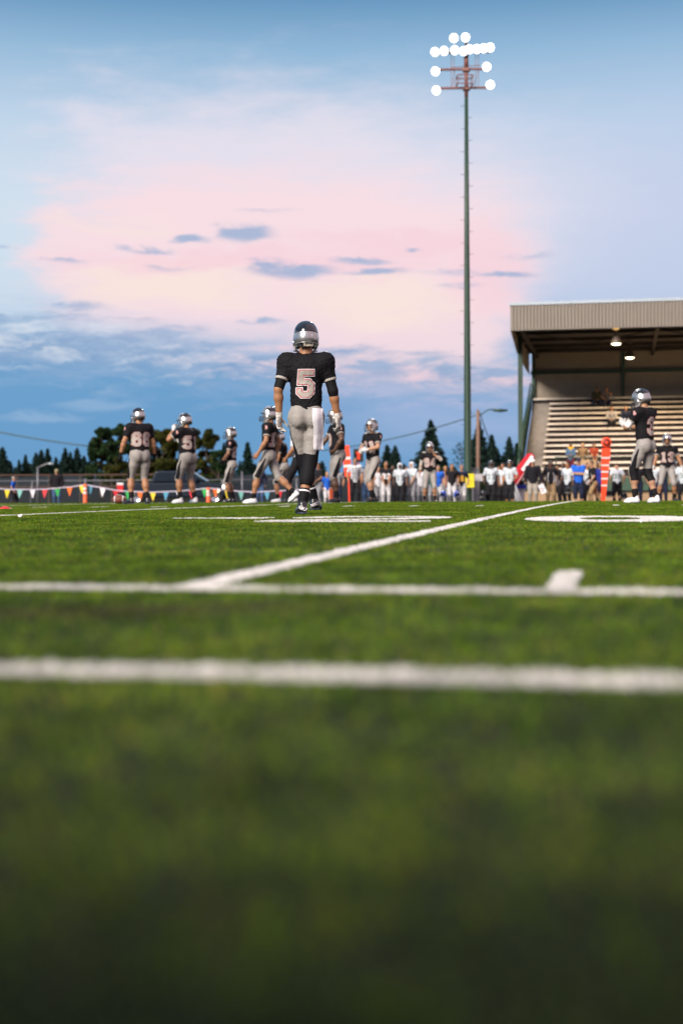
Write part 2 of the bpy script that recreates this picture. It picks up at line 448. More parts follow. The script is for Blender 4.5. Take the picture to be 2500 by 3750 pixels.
for name, f, (x0, x1, y0, y1) in MARKS:
    # split long marks so that near stretches are dense and far ones coarse
    xs_, ys_, hs_, ws_ = [], [], [], []
    for a, b_ in [(0, 5), (5, 11), (11, 17), (17, 60)]:
        ya, yb = max(y0, a), min(y1, b_)
        if yb <= ya: continue
        dens = [40000, 28000, 18000, 5000][[0, 5, 11, 17].index(a)]
        nb = int(dens * (x1 - x0) * (yb - ya))
        x = x0 + (x1 - x0) * rng.random(nb); y = ya + (yb - ya) * rng.random(nb)
        i = f(x + (rng.random(nb) - .5) * .01, y + (rng.random(nb) - .5) * .01)
        xs_.append(x[i]); ys_.append(y[i]); hs_.append(np.full(i.sum(), .0105)); ws_.append(np.full(i.sum(), [.0055, .006, .007, .012][[0, 5, 11, 17].index(a)]))
    x, y, h, w = map(np.concatenate, (xs_, ys_, hs_, ws_))
    c = np.array([.90, .86, .83])[None] * (.86 + .18 * rng.random(len(x)))[:, None]
    bare = rng.random(len(x)) < .02 + .9 * np.clip(vnoise(x, y, .09, 6) - .68, 0, 1)
    c = np.where(bare[:, None], np.array([.3, .33, .2]), c)
    o = blades(name, x, y, c, h, w, M_PAINT)
    tag(o, kind='structure')

# ------------------------------------------------------------------ implicit surfaces (one continuous skin per figure)
def smin(a, b, k):
    h = np.clip(.5 + .5 * (b - a) / k, 0, 1)
    return b + (a - b) * h - k * h * (1 - h)
def prim_d(p, x):
    kind = p[0]
    if kind == 'c':
        _, a, b, ra, rb, k, ax, fac = p
        a, b = np.asarray(a), np.asarray(b); ba = b - a; L = ba @ ba + 1e-12
        q = x - a; t_ = np.clip((q @ ba) / L, 0, 1)
        o = q - t_[..., None] * ba
        if ax is not None:
            s = o @ ax; o = o + (s * (1 / fac - 1))[..., None] * ax
            m = min(1, .5 + .5 * fac)
        else: m = 1.0
        return (np.sqrt((o * o).sum(-1)) - (ra + (rb - ra) * t_)) * m
    _, c, r, M, k = p
    q = (x - np.asarray(c))
    if M is not None: q = q @ M            # columns of M are the axes
    q = q / np.asarray(r)
    return (np.sqrt((q * q).sum(-1)) - 1) * min(r)
def bound(p):
    if p[0] == 'c':
        r = max(p[3], p[4]) * max(1, p[7] if p[6] is not None else 1) + p[5]
        return np.minimum(p[1], p[2]) - r, np.maximum(p[1], p[2]) + r
    r = max(p[2]) + p[4]
    return np.asarray(p[1]) - r, np.asarray(p[1]) + r
def surface(prims, vox, cuts=(), subs=()):
    bs = [bound(p) for p in prims]
    lo = np.min([b[0] for b in bs], 0) - 2 * vox; hi = np.max([b[1] for b in bs], 0) + 2 * vox
    n = np.ceil((hi - lo) / vox).astype(int) + 1
    Fd = np.full(n, 1.0, np.float32)
    ax = [lo[i] + vox * np.arange(n[i]) for i in range(3)]
    def sl(b):
        a = np.clip(np.floor((b[0] - lo) / vox).astype(int) - 1, 0, n - 1); c = np.clip(np.ceil((b[1] - lo) / vox).astype(int) + 2, 1, n)
        return tuple(slice(a[i], c[i]) for i in range(3))
    def pts(s): return np.stack(np.meshgrid(ax[0][s[0]], ax[1][s[1]], ax[2][s[2]], indexing='ij'), -1)
    for p, b in zip(prims, bs):
        s = sl(b); d = prim_d(p, pts(s)); k = p[5] if p[0] == 'c' else p[4]
        Fd[s] = smin(Fd[s], d, max(k, 1e-4))
    for p in subs:
        s = sl(bound(p)); Fd[s] = np.maximum(Fd[s], -prim_d(p, pts(s)))
    for pt, nr in cuts:
        pt, nr = np.asarray(pt), np.asarray(nr, float)
        d = ((ax[0] - pt[0]) * nr[0])[:, None, None] + ((ax[1] - pt[1]) * nr[1])[None, :, None] + ((ax[2] - pt[2]) * nr[2])[None, None, :]
        Fd = np.maximum(Fd, d)
    S = Fd < 0
    c = [(i, j, k) for i in (0, 1) for j in (0, 1) for k in (0, 1)]
    def sh(A, o): return A[o[0]:n[0] - 1 + o[0], o[1]:n[1] - 1 + o[1], o[2]:n[2] - 1 + o[2]]
    cnt = sum(sh(S, o).astype(np.int8) for o in c)
    cell = (cnt > 0) & (cnt < 8)
    ci = np.argwhere(cell)
    val = np.stack([Fd[ci[:, 0] + o[0], ci[:, 1] + o[1], ci[:, 2] + o[2]] for o in c], 1)
    acc = np.zeros((len(ci), 3)); w = np.zeros(len(ci))
    for i in range(8):
        for j in range(i + 1, 8):
            df = np.array(c[j]) - np.array(c[i])
            if abs(df).sum() != 1: continue
            m = (val[:, i] < 0) != (val[:, j] < 0)
            t_ = np.where(m, val[:, i] / np.where(m, val[:, i] - val[:, j], 1), 0)
            acc += np.where(m[:, None], np.array(c[i]) + t_[:, None] * df, 0); w += m
    v = lo + vox * (ci + acc / w[:, None])
    idx = np.full(cell.shape, -1, np.int64); idx[cell] = np.arange(len(ci))
    quads = []
    for a in range(3):
        b, d = (a + 1) % 3, (a + 2) % 3
        s0 = [slice(None)] * 3; s1 = [slice(None)] * 3
        s0[a] = slice(0, n[a] - 1); s1[a] = slice(1, n[a])
        e = S[tuple(s0)] != S[tuple(s1)]
        q = np.argwhere(e); q = q[(q[:, b] > 0) & (q[:, d] > 0) & (q[:, b] < n[b] - 1) & (q[:, d] < n[d] - 1)]
        if not len(q): continue
        def g(ob, od):
            r = q.copy(); r[:, b] += ob; r[:, d] += od
            return idx[r[:, 0], r[:, 1], r[:, 2]]
        f = np.stack([g(-1, -1), g(0, -1), g(0, 0), g(-1, 0)], 1)
        ins = S[q[:, 0], q[:, 1], q[:, 2]]
        f = np.where(ins[:, None], f, f[:, ::-1])
        quads.append(f)
    return v, np.concatenate(quads)
def creases(p, amp, hem=None):
    """height of cloth folds at points p (metres, figure space)"""
    q = p + .022 * np.sin(p[:, [1, 2, 0]] * 31 + 1.3) + .011 * np.sin(p[:, [2, 0, 1]] * 57 + .4)
    d = 0
    for k_, w_ in (((38, 22, 62), .5), ((-55, 30, 48), .45), ((24, -60, 85), .35), ((70, 40, -28), .3)):
        d = d + w_ * (1 - np.abs(np.sin(q @ np.array(k_, float)))) ** 2
    d = amp * (d - .55)
    if hem is not None:      # bunched cloth above the hem
        w_ = np.clip(1 - (p[:, 2] - hem) / .14, 0, 1)
        d = d + amp * .9 * w_ * np.sin(q[:, 2] * 150 + 14 * q[:, 0] + 3 * np.sin(q[:, 0] * 21))
    return d
def sdf_obj(name, prims, vox, m, parent, cuts=(), subs=(), fold=0, hem=None):
    v, f = surface(prims, vox, cuts, subs)
    me = np_mesh(name, v, f, 4)
    if fold:
        n_ = np.empty(len(v) * 3, np.float32); me.vertex_normals.foreach_get('vector', n_)
        v = v + n_.reshape(-1, 3) * creases(v, fold, hem)[:, None]
        me.vertices.foreach_set('co', v.astype(np.float32).ravel()); me.update()
    return obj(name, me, m, parent)

def nv(v):
    v = np.asarray(v, float); return v / (np.linalg.norm(v) + 1e-12)
def rot(axis, deg):
    a = R(deg); c, s = math.cos(a), math.sin(a)
    if axis == 'x': return np.array([[1, 0, 0], [0, c, -s], [0, s, c]])
    if axis == 'y': return np.array([[c, 0, s], [0, 1, 0], [-s, 0, c]])
    return np.array([[c, -s, 0], [s, c, 0], [0, 0, 1]])
def rot_about(v, axis, a):
    axis = nv(axis); return v * math.cos(a) + np.cross(axis, v) * math.sin(a) + axis * (axis @ v) * (1 - math.cos(a))
def ik(root, tip, la, lb, pole):
    root, tip = np.asarray(root, float), np.asarray(tip, float)
    d = tip - root; L = np.linalg.norm(d); d = d / L
    if L > (la + lb) * .995: L = (la + lb) * .995; tip = root + d * L
    a = (la * la - lb * lb + L * L) / (2 * L); h = math.sqrt(max(la * la - a * a, 0))
    p = np.asarray(pole, float); p = nv(p - d * (p @ d))
    return root + d * a + p * h, tip
def C(a, b, ra, rb=None, k=.03, ax=None, fac=1.0):
    return ('c', np.asarray(a, float), np.asarray(b, float), ra, ra if rb is None else rb, k, None if ax is None else np.asarray(ax, float), fac)
def Eo(c, r, M=None, k=.03): return ('e', np.asarray(c, float), tuple(r), M, k)

def hand(w, f, n, th, curl, spread=.12, grow=0.0, kk=.006):
    """palm, four fingers and thumb. w wrist, f finger direction, n palm normal, th thumb side"""
    f = nv(f); n = nv(n - f * (n @ f)); t_ = nv(th - f * (th @ f) - n * (th @ n))
    out = [C(w, w + f * .03, .027 + grow, .03 + grow, .015, n, .7), C(w + f * .035 + t_ * .012, w + f * .085 + t_ * .012, .026 + grow, .024 + grow, .012, n, .55),
           C(w + f * .035 - t_ * .014, w + f * .08 - t_ * .016, .026 + grow, .022 + grow, .012, n, .55)]
    for i, (s, L, base) in enumerate([(.031, .074, .092), (.0105, .083, .096), (-.0105, .077, .092), (-.031, .06, .083)]):
        b = w + f * base + t_ * s; d = nv(f + t_ * spread * (s / .03)); ax = np.cross(d, n); r = (.0088, .0092, .0088, .0076)[i] + grow
        c_ = curl * (1 + .18 * i)
        for j, (q, a) in enumerate([(.45, c_ * .75), (.31, c_ * 1.1), (.24, c_ * .8)]):
            d = rot_about(d, ax, a); e = b + d * L * q
            out.append(C(b, e, r * (1 - .06 * j), r * (.94 - .06 * j), kk if j == 0 else .003)); b = e
    b = w + f * .03 + t_ * .028; d = nv(f * .75 + t_ * .62 + n * .35)
    for j, L in enumerate((.042, .03, .025)):
        e = b + d * L; out.append(C(b, e, (.0125, .0105, .0095)[j] + grow, (.0105, .0095, .0085)[j] + grow, .012 if j == 0 else .003))
        b = e; d = nv(d + f * .25 + n * .2 * curl)
    return out

# ---- varsity digits as chamfered strokes in a .62 x 1 box
def digit(ch):
    a, b, l, h, c = .1, .52, .1, .9, .1
    o = [(a, l + c), (a, h - c), (a + c, h), (b - c, h), (b, h - c), (b, l + c), (b - c, l), (a + c, l)]
    return {'0': [(o, 1)], '8': [(o, 1), ([(a + .1, .52), (b - .1, .52)], 0)],
            '1': [([(.33, 0), (.33, .97)], 0), ([(.14, .8), (.235, .86)], 0), ([(.12, .08), (.232, .08)], 0), ([(.428, .08), (.54, .08)], 0)],
            '2': [([(a, .66), (a, h - c), (a + c, h), (b - c, h), (b, h - c), (b, .6), (a + .02, .28), (a + .02, l), (b + .1, l)], 0)],
            '3': [([(a, .66), (a, h - c), (a + c, h), (b - c, h), (b, h - c), (b, .6), (b - .1, .51), (b, .42), (b, l + c), (b - c, l), (a + c, l), (a, l + c), (a, .34)], 0), ([(.24, .51), (.36, .51)], 0)],
            '4': [([(.43, 0), (.43, 1)], 0), ([(.33, .9), (.1, .42), (.1, .3), (.33, .3)], 0), ([(.53, .3), (.62, .3)], 0)],
            '5': [([(b + .085, h), (a + .05, h), (a + .02, .57), (b - c, .57), (b, .57 - c), (b - .02, l + c), (b - c - .02, l), (a + c - .03, l), (a - .03, l + c), (a - .03, .33)], 0)],
            '6': [([(b, .7), (b, h - c), (b - c, h), (a + c, h), (a, h - c), (a, l + c), (a + c, l), (b - c, l), (b, l + c), (b, .56 - c), (b - c, .56), (a + .1, .56)], 0)],
            '7': [([(0, h), (b, h), (b, .74), (.28, 0)], 0)], '9': [(o, 1)]}[ch]
def stroke(pl, closed, w, ext, nsub=5):
    """quads strips (grid of points) along a mitred polyline"""
    p = [np.array(q, float) for q in pl]; m = len(p)
    if not closed:
        p[0] = p[0] + nv(p[0] - p[1]) * ext; p[-1] = p[-1] + nv(p[-1] - p[-2]) * ext
    offs = []
    for i in range(m):
        d0 = nv(p[i] - p[i - 1]) if (i > 0 or closed) else nv(p[1] - p[0])
        d1 = nv(p[(i + 1) % m] - p[i]) if (i < m - 1 or closed) else d0
        n0 = np.array([-d0[1], d0[0]]); n1 = np.array([-d1[1], d1[0]]); q = nv(n0 + n1)
        offs.append(q / max(.55, q @ n0))
    grids = []
    for i in range(m if closed else m - 1):
        j = (i + 1) % m; L = np.linalg.norm(p[j] - p[i]); na = max(2, int(L / .05) + 1)
        A = np.linspace(0, 1, na + 1)[:, None, None]; B = np.linspace(-w / 2, w / 2, nsub)[None, :, None]
        c = p[i] * (1 - A) + p[j] * A; o = offs[i] * (1 - A) + offs[j] * A
        grids.append(c + o * B)
    return grids
def project(name, bvh, grids, org, ux, uy, dr, off, m, parent):
    """lay flat strips on a surface by casting along dr; grids hold (u, v) in metres"""
    mb = MB(); dr = Vector(dr); org = Vector(org); ux = Vector(ux); uy = Vector(uy)
    for gph in grids:
        na, nb = gph.shape[:2]; idx = {}
        for i in range(na):
            for j in range(nb):
                o = org + ux * float(gph[i, j, 0]) + uy * float(gph[i, j, 1]) - dr * .45
                hit = bvh.ray_cast(o, dr, 1.2)
                if hit[0] is None: continue
                idx[i, j] = len(mb.v); mb.v.append(tuple(hit[0] - dr * off))
        for i in range(na - 1):
            for j in range(nb - 1):
                q = [(i, j), (i + 1, j), (i + 1, j + 1), (i, j + 1)]
                if all(a in idx for a in q): mb.f.append(tuple(idx[a] for a in q))
    if not mb.f: return None
    return mb.build(name, m, parent, smooth=True)
def number(txt, bvh, org, ux, uy, dr, h, parent, layers):
    """layers: list of (stroke width, end extension, material)"""
    n = len(txt); adv = .8
    for li, (w, ext, m) in enumerate(layers):
        gs = []
        for i, ch in enumerate(txt):
            for pl, cl in digit(ch):
                for q in stroke(pl, cl, w, ext):
                    gs.append((q + np.array([(i - (n - 1) / 2) * adv - .31, -.5])) * h)
        project('number' if li == len(layers) - 1 else 'number_border', bvh, gs, org, ux, uy, dr, .0025 + .0022 * li, m, parent)
def text_decal(name, txt, size, bvh, org, ux, uy, dr, off, m, parent, shear=0.0, squash=1.0):
    cu = bpy.data.curves.new('lettering', 'FONT'); cu.body = txt; cu.size = size; cu.align_x = 'CENTER'; cu.align_y = 'CENTER'; cu.shear = shear; cu.offset = size * .018
    to = bpy.data.objects.new('lettering', cu); COL.objects.link(to)
    me = bpy.data.meshes.new_from_object(to.evaluated_get(bpy.context.evaluated_depsgraph_get()))
    bpy.data.objects.remove(to); bpy.data.curves.remove(cu)
    dr = Vector(dr); org = Vector(org); ux = Vector(ux); uy = Vector(uy)
    for v in me.vertices:
        o = org + ux * (v.co.x * squash) + uy * v.co.y
        hit = bvh.ray_cast(o - dr * .3, dr, .6)
        v.co = (hit[0] if hit[0] is not None else o) - dr * off
    me.materials.clear(); me.name = name
    return obj(name, me, m, parent)
def bvh_of(o):
    me = o.data
    return BVHTree.FromPolygons([v.co for v in me.vertices], [p.vertices for p in me.polygons])

# ---- materials for people
M_SK = {'tan': mat('skin_tan', (.32, .15, .072), rough=.55, var=.1, vscale=14, sss=.08), 'pale': mat('skin_pale', (.37, .2, .12), rough=.55, var=.1, vscale=14, sss=.08),
        'brown': mat('skin_brown', (.21, .1, .055), rough=.48, var=.1, vscale=14), 'dark': mat('skin_dark', (.1, .05, .03), rough=.45, var=.1, vscale=14)}
M_JER = cloth('jersey_black', (.0065, .006, .008), rough=.8, bump=.6, bscale=12, spec=.2)
M_PANT = mat('pants_silver', (.285, .262, .245), rough=.6, spec=.25, var=.12, vscale=8, bump=.5, bscale=10, sheen=.1)
M_BLK = cloth('black_fabric', (.006, .0055, .007), rough=.75, spec=.2)
M_CUFF = cloth('cuff_silver', (.36, .33, .30), rough=.6)
M_NUM = cloth('number_silver', (.37, .33, .30), rough=.6, bump=.2)
M_RED = cloth('red_trim', (.45, .03, .05)); M_WHT = cloth('white_trim', (.75, .73, .74)); M_TEAL = cloth('teal_trim', (.03, .12, .13))
M_PINK = cloth('number_rose', (.55, .3, .29), rough=.7)
M_GLOVE = mat('glove_silver', (.5, .47, .44), rough=.4, var=.55, vscale=42, bump=.4, bscale=45)
M_GWHT = cloth('glove_white', (.52, .51, .5), rough=.6)
M_EYE = mat('eye_dark', (.02, .015, .012), rough=.2); M_LIP = mat('lip', (.25, .09, .07), rough=.5)
M_SHB = mat('shoe_black', (.012, .012, .015), rough=.3, coat=.4); M_SHW = mat('shoe_white', (.7, .69, .7), rough=.4, var=.08); M_SOLE = mat('sole_dark', (.03, .04, .06), rough=.4)
M_MASK = mat('mask_black', (.012, .012, .013), rough=.3, coat=.5)
M_BUMP = mat('bumper_black', (.008, .008, .009), rough=.45)
M_PADS = mat('helmet_pad', (.03, .03, .03), rough=.8)
M_STRAP = mat('chin_strap', (.5, .48, .46), rough=.5)
M_HSTR = mat('helmet_stripe', (.68, .68, .7), rough=.25, metal=.3, coat=.5)

def helmet_mat(name, chrome):
    m = bpy.data.materials.new(name); m.use_nodes = True
    t = m.node_tree; b = t.nodes['Principled BSDF']
    b.inputs['Roughness'].default_value = .16; b.inputs['Coat Weight'].default_value = .8; b.inputs['Coat Roughness'].default_value = .03
    if not chrome:
        b.inputs['Base Color'].default_value = (.01, .011, .014, 1); return m
    co = t.nodes.new('ShaderNodeTexCoord'); s = t.nodes.new('ShaderNodeSeparateXYZ'); t.links.new(co.outputs['Object'], s.inputs[0])
    # black paint on the crown and back of the shell fades into silver at the brow and along the lower edge
    a = t.nodes.new('ShaderNodeMath'); a.operation = 'MULTIPLY_ADD'; t.links.new(s.outputs[1], a.inputs[0]); a.inputs[1].default_value = -.75; t.links.new(s.outputs[2], a.inputs[2])
    mr = t.nodes.new('ShaderNodeMapRange'); mr.inputs['From Min'].default_value = .028; mr.inputs['From Max'].default_value = .085; t.links.new(a.outputs[0], mr.inputs[0])
    st = t.nodes.new('ShaderNodeMapRange'); st.inputs['From Min'].default_value = .045; st.inputs['From Max'].default_value = .052; t.links.new(s.outputs[2], st.inputs[0])
    bk = t.nodes.new('ShaderNodeMapRange'); bk.inputs['From Min'].default_value = -.02; bk.inputs['From Max'].default_value = -.06; t.links.new(s.outputs[1], bk.inputs[0])
    mm = t.nodes.new('ShaderNodeMix'); t.links.new(bk.outputs[0], mm.inputs[0]); t.links.new(mr.outputs[0], mm.inputs[2]); t.links.new(st.outputs[0], mm.inputs[3])
    mx_ = t.nodes.new('ShaderNodeMix'); mx_.data_type = 'RGBA'; t.links.new(mm.outputs[0], mx_.inputs[0])
    mx_.inputs[6].default_value = (.46, .45, .44, 1); mx_.inputs[7].default_value = (.008, .009, .013, 1); t.links.new(mx_.outputs[2], b.inputs['Base Color'])
    me_ = t.nodes.new('ShaderNodeMath'); me_.operation = 'MULTIPLY_ADD'; t.links.new(mm.outputs[0], me_.inputs[0]); me_.inputs[1].default_value = -.8; me_.inputs[2].default_value = .85
    t.links.new(me_.outputs[0], b.inputs['Metallic'])
    rg = t.nodes.new('ShaderNodeMath'); rg.operation = 'MULTIPLY_ADD'; t.links.new(mm.outputs[0], rg.inputs[0]); rg.inputs[1].default_value = -.16; rg.inputs[2].default_value = .28
    t.links.new(rg.outputs[0], b.inputs['Roughness'])
    return m
M_HEL, M_HBK = helmet_mat('helmet_silver_black', True), helmet_mat('helmet_black', False)
M_HBL = mat('helmet_blue', (.012, .05, .4), rough=.2, coat=.7, var=.03)

# ---- helmet pieces, built once; origin at the head's centre, +Y is the face
def helmet_parts(vox):
    outer = [Eo((0, -.008, .03), (.116, .142, .125), k=.02), Eo((0, -.02, -.035), (.113, .126, .085), k=.04), C((-.085, .02, -.06), (-.082, .055, -.095), .034, .026, .03), C((.085, .02, -.06), (.082, .055, -.095), .034, .026, .03)]
    inner = [Eo((0, -.008, .025), (.101, .127, .112), k=.02), Eo((0, -.02, -.05), (.096, .108, .12), k=.03), Eo((0, .12, -.045), (.094, .11, .088), k=.02), Eo((0, .0, -.14), (.085, .09, .07), k=.02),
             Eo((-.115, -.012, -.035), (.03, .017, .02), k=.01), Eo((.115, -.012, -.035), (.03, .017, .02), k=.01),
             Eo((-.06, -.03, .155), (.008, .035, .012), k=.005), Eo((.06, -.03, .155), (.008, .035, .012), k=.005)]
    return surface(outer, vox, cuts=[((0, 0, -.13), (0, -.3, -1)), ((0, -.03, -.1), (0, -.05, -1))], subs=inner)
_hv, _hf = helmet_parts(.006)
ME_SHELL = np_mesh('helmet', _hv, _hf, 4)
HB = BVHTree.FromPolygons([Vector(v) for v in _hv], [tuple(int(i) for i in f) for f in _hf])
def facemask_mesh():
    mb = MB()
    def arc(z, y0, yf, xw, n=13):
        return [(xw * math.sin(a), y0 + (yf - y0) * math.cos(a) ** .8 if abs(a) < 1.57 else y0, z) for a in np.linspace(-1.5, 1.5, n)]
    for z, yf in [(.022, .166), (-.045, .185), (-.085, .187), (-.12, .178)]: mb.tube(arc(z, .055 if z > 0 else .05, yf, .112 if z < 0 else .108), .0052, 6)
    for x in (-.028, .028): mb.tube([(x, .176, -.043), (x, .182, -.085), (x, .173, -.12)], .005, 6)
    for x in (-1, 1):
        mb.tube([(x * .097, .1, .022), (x * .1, .11, -.045), (x * .1, .108, -.085), (x * .092, .1, -.12)], .005, 6)
    return mb.mesh('facemask', True)
ME_MASK = facemask_mesh()
def bumper_mesh():
    mb = MB(); na = 25; rows = [-.062, -.072, -.085, -.098]
    for k, z in enumerate(rows):
        for i in range(na):
            a = math.pi * (1.12 + .76 * i / (na - 1))
            d = Vector((math.cos(a), math.sin(a), 0)); zz = z + (0.012 * (abs(i - 12) / 12) ** 2 * -1 if k == 0 else 0)
            hit = HB.ray_cast(Vector((0, -.01, max(zz, -.082))) + d * .4, -d, .6)
            p = hit[0] if hit[0] else Vector((0, -.01, 0)) + d * .12
            q = Vector((p.x, p.y, zz)) + d * (.0035 if k in (0, 3) else .0055)
            mb.v.append(tuple(q))
    for k in range(len(rows) - 1):
        for i in range(na - 1): mb.f.append((k * na + i, (k + 1) * na + i, (k + 1) * na + i + 1, k * na + i + 1))
    return mb.mesh('neck_bumper', True)
ME_BUMP = bumper_mesh()
def stripes_mesh():
    mb = MB()
    for s in (-1, 1):
        for x0, x1, y0, y1, w in [(.03, .045, .075, -.055, .007), (.062, .075, .065, -.05, .007), (.045, .052, .05, -.045, .004)]:
            pts = []
            for i in range(13):
                f = i / 12; x = (x0 + (x1 - x0) * f) * s; y = y0 + (y1 - y0) * f
                row = []
                for e in (-w, w):
                    h = HB.ray_cast(Vector((x + e * math.sin(math.pi * f) ** .5 if 0 < f < 1 else x, y, .5)), Vector((0, 0, -1)), 1)
                    row.append(h[0] + h[1] * .0018 if h[0] else None)
                pts.append(row)
            for a, b in zip(pts[:-1], pts[1:]):
                if all(q is not None for q in a + b): mb.add([a[0], a[1], b[1], b[0]], [(0, 1, 2, 3)])
    return mb.mesh('helmet_stripe', True)
ME_STR = stripes_mesh()
def strap_mesh():
    mb = MB()
    for s in (-1, 1):
        mb.tube([(s * .104, .035, -.07), (s * .085, .08, -.115), (s * .045, .112, -.132), (0, .12, -.134)], .008, 6)
        mb.tube([(s * .108, -.005, -.09), (s * .088, .05, -.122), (s * .05, .1, -.135)], .006, 6)
    return mb.mesh('chin_strap', True)
ME_STRAP = strap_mesh()
for me, m in ((ME_MASK, M_MASK), (ME_BUMP, M_BUMP), (ME_STR, M_HSTR), (ME_STRAP, M_STRAP)): me.materials.append(m)
ME_SHELL.materials.append(M_HEL)
_me = {}
def add_helmet(parent, M, kind='silver', name='helmet'):
    if kind not in _me:
        me = ME_SHELL if kind == 'silver' else ME_SHELL.copy()
        if kind != 'silver': me.materials[0] = M_HBK if kind == 'black' else M_HBL
        _me[kind] = me
    h = bpy.data.objects.new(name, _me[kind]); COL.objects.link(h); h.parent = parent; h.matrix_local = M
    for nm, me in (('facemask', ME_MASK), ('neck_bumper', ME_BUMP), ('chin_strap', ME_STRAP)) + ((('helmet_stripe', ME_STR),) if kind == 'silver' else ()):
        c = bpy.data.objects.new(nm, me); COL.objects.link(c); c.parent = h
    return h

# ------------------------------------------------------------------ people
def person(px, D, face, H, label, group=None, b=1.0, skin='tan', pose=None, fit='football', vox=.011, **o):
    """face: 0 seen from behind, 90 facing left in the picture, 180 facing the camera"""
    ps = dict(hip=.925, hipx=0, hipy=0, lean=3, side=0, twist=0, tilt=0, ank=[(-.11, 0, .085), (.11, 0, .085)], toe=[6, -6], tpitch=[0, 0], knee=[(-.1, 1, 0), (.1, 1, 0)],
              wr=[(-.28, .03, .015), (.28, .03, .015)], elb=[(-.5, -1, 0), (.5, -1, 0)], head=(0, 0, 0), curl=[.35, .35], palm=[None, None], hdir=[None, None])
    ps.update(pose or {})
    s = H / 1.8
    root = o.get('at') or P(px, D)
    vd = math.atan2(root.y, root.x) - math.pi / 2          # heading that points away from the camera
    rz = vd + R(face)
    # joints
    hip = np.array([ps['hipx'], ps['hipy'], ps['hip']])
    Rt = rot('z', ps['twist']) @ rot('y', ps['side']) @ rot('x', -ps['lean'])
    Tx, Ty, Tz = Rt[:, 0], Rt[:, 1], Rt[:, 2]
    Rp = rot('z', ps['twist'] * .3) @ rot('y', ps['tilt']) @ rot('x', -ps['lean'] * .4)
    Px, Py, Pz = Rp[:, 0], Rp[:, 1], Rp[:, 2]
    def T(x, y, z): return hip + Tx * x + Ty * y + Tz * z
    def Q(x, y, z): return hip + Px * x + Py * y + Pz * z
    waist, chest, neck = T(0, .005, .15), T(0, .0, .36), T(0, -.02, .545)
    Rh = Rt @ rot('z', ps['head'][0]) @ rot('x', -ps['head'][1]) @ rot('y', ps['head'][2])
    Hx, Hy, Hz = Rh[:, 0], Rh[:, 1], Rh[:, 2]
    hc = T(0, -.008, .6) + Hz * .115 + Hy * .012
    def G(x, y, z): return hc + Hx * x + Hy * y + Hz * z
    sh = [T(-.178 * (.9 + .1 * b), -.01, .5), T(.178 * (.9 + .1 * b), -.01, .5)]
    arms, legs = [], []
    for i in (0, 1):
        w = hip + np.asarray(ps['wr'][i], float)
        e, w = ik(sh[i], w, .285, .255, ps['elb'][i]); arms.append((e, w))
        hj = Q((-.092, .092)[i], 0, -.03); a = np.asarray(ps['ank'][i], float)
        kn, a = ik(hj, a, .425, .415, ps['knee'][i]); legs.append((hj, kn, a))
    BK = hip * 0 + np.array([0, -1, 0])
    body = [C(Q(-.06, 0, 0), Q(.06, 0, 0), .103 * b, k=.03, ax=Py, fac=.9), C(Q(0, 0, .02), waist, .125 * b, .125 * b, .04, Ty, .75), C(waist, chest, .13 * b, .15 * (b * .6 + .4), .04, Ty, .72),
            C(T(-.1, 0, .44), T(.1, 0, .44), .085, k=.05), C(T(0, -.02, .5), T(0, -.012, .6), .06 * (b * .4 + .6), .056, .04),
            Eo(Q(-.068, -.045, -.03), (.08 * b,) * 3, k=.03), Eo(Q(.068, -.045, -.03), (.08 * b,) * 3, k=.03)]
    # head and face
    body += [Eo(G(0, -.012, .03), (.075, .094, .09), Rh, .02), Eo(G(0, .025, -.04), (.06, .068, .072), Rh, .03), Eo(G(0, .055, -.088), (.026, .024, .02), Rh, .025),
             C(T(0, -.012, .58), G(0, -.02, -.05), .055, .054, .03), C(G(0, .088, .02), G(0, .105, -.022), .009, .014, .012), C(G(-.035, .074, .032), G(.035, .074, .032), .013, k=.015),
             Eo(G(-.076, -.005, -.005), (.01, .02, .032), Rh, .008), Eo(G(.076, -.005, -.005), (.01, .02, .032), Rh, .008),
             C(G(-.022, .078, -.058), G(.022, .078, -.058), .009, k=.012)]
    gl = o.get('gloves')
    hands = []
    for i in (0, 1):
        e, w = arms[i]; sg = (-1, 1)[i]; f = nv(w - e)
        hd = ps['hdir'][i]; f2 = nv(f if hd is None else np.asarray(hd, float))
        pn = ps['palm'][i]; pn = np.array([-sg * .9, .15, 0]) if pn is None else np.asarray(pn, float)
        th = np.cross(f2, pn) * sg
        hands.append((w, f2, pn, th, ps['curl'][i]))
        up = b * .5 + .5
        body += [Eo(sh[i], (.06 * up,) * 3, k=.03), C(sh[i], e, .052 * up, .041 * up, .03), C(e, e + (w - e) * .3, .04 * up, .044 * up, .02), C(e + (w - e) * .3, w, .044 * up, .027, .02)]
        body += hand(*hands[-1], grow=-.002 if gl else 0)
        hj, kn, a = legs[i]
        body += [C(hj, hj + (kn - hj) * .4, .08 * b, .074 * b, .02), C(hj + (kn - hj) * .4, kn, .074 * b, .054, .02), C(kn, kn + (a - kn) * .35, .052, .056 * up, .03), C(kn + (a - kn) * .35, a, .052 * up, .036, .03)]
        cd = nv(np.cross(a - kn, np.cross(np.asarray(ps['knee'][i], float), a - kn)))
        cd = cd if cd @ np.asarray(ps['knee'][i], float) < 0 else -cd
        body += [C(kn + (a - kn) * .15 + cd * .02, kn + (a - kn) * .4 + cd * .024, .042 * up, .04 * up, .04)]
    feet = []
    for i in (0, 1):
        a = legs[i][2]; Rf = rot('z', ps['toe'][i]) @ rot('x', -ps['tpitch'][i])
        feet.append((a, Rf))
        body += [C(a, a + Rf @ np.array([0, .13, -.055]), .03, .024, .02), C(a, a + Rf @ np.array([0, -.03, -.045]), .03, .026, .02)]
    V = np.eye(3)
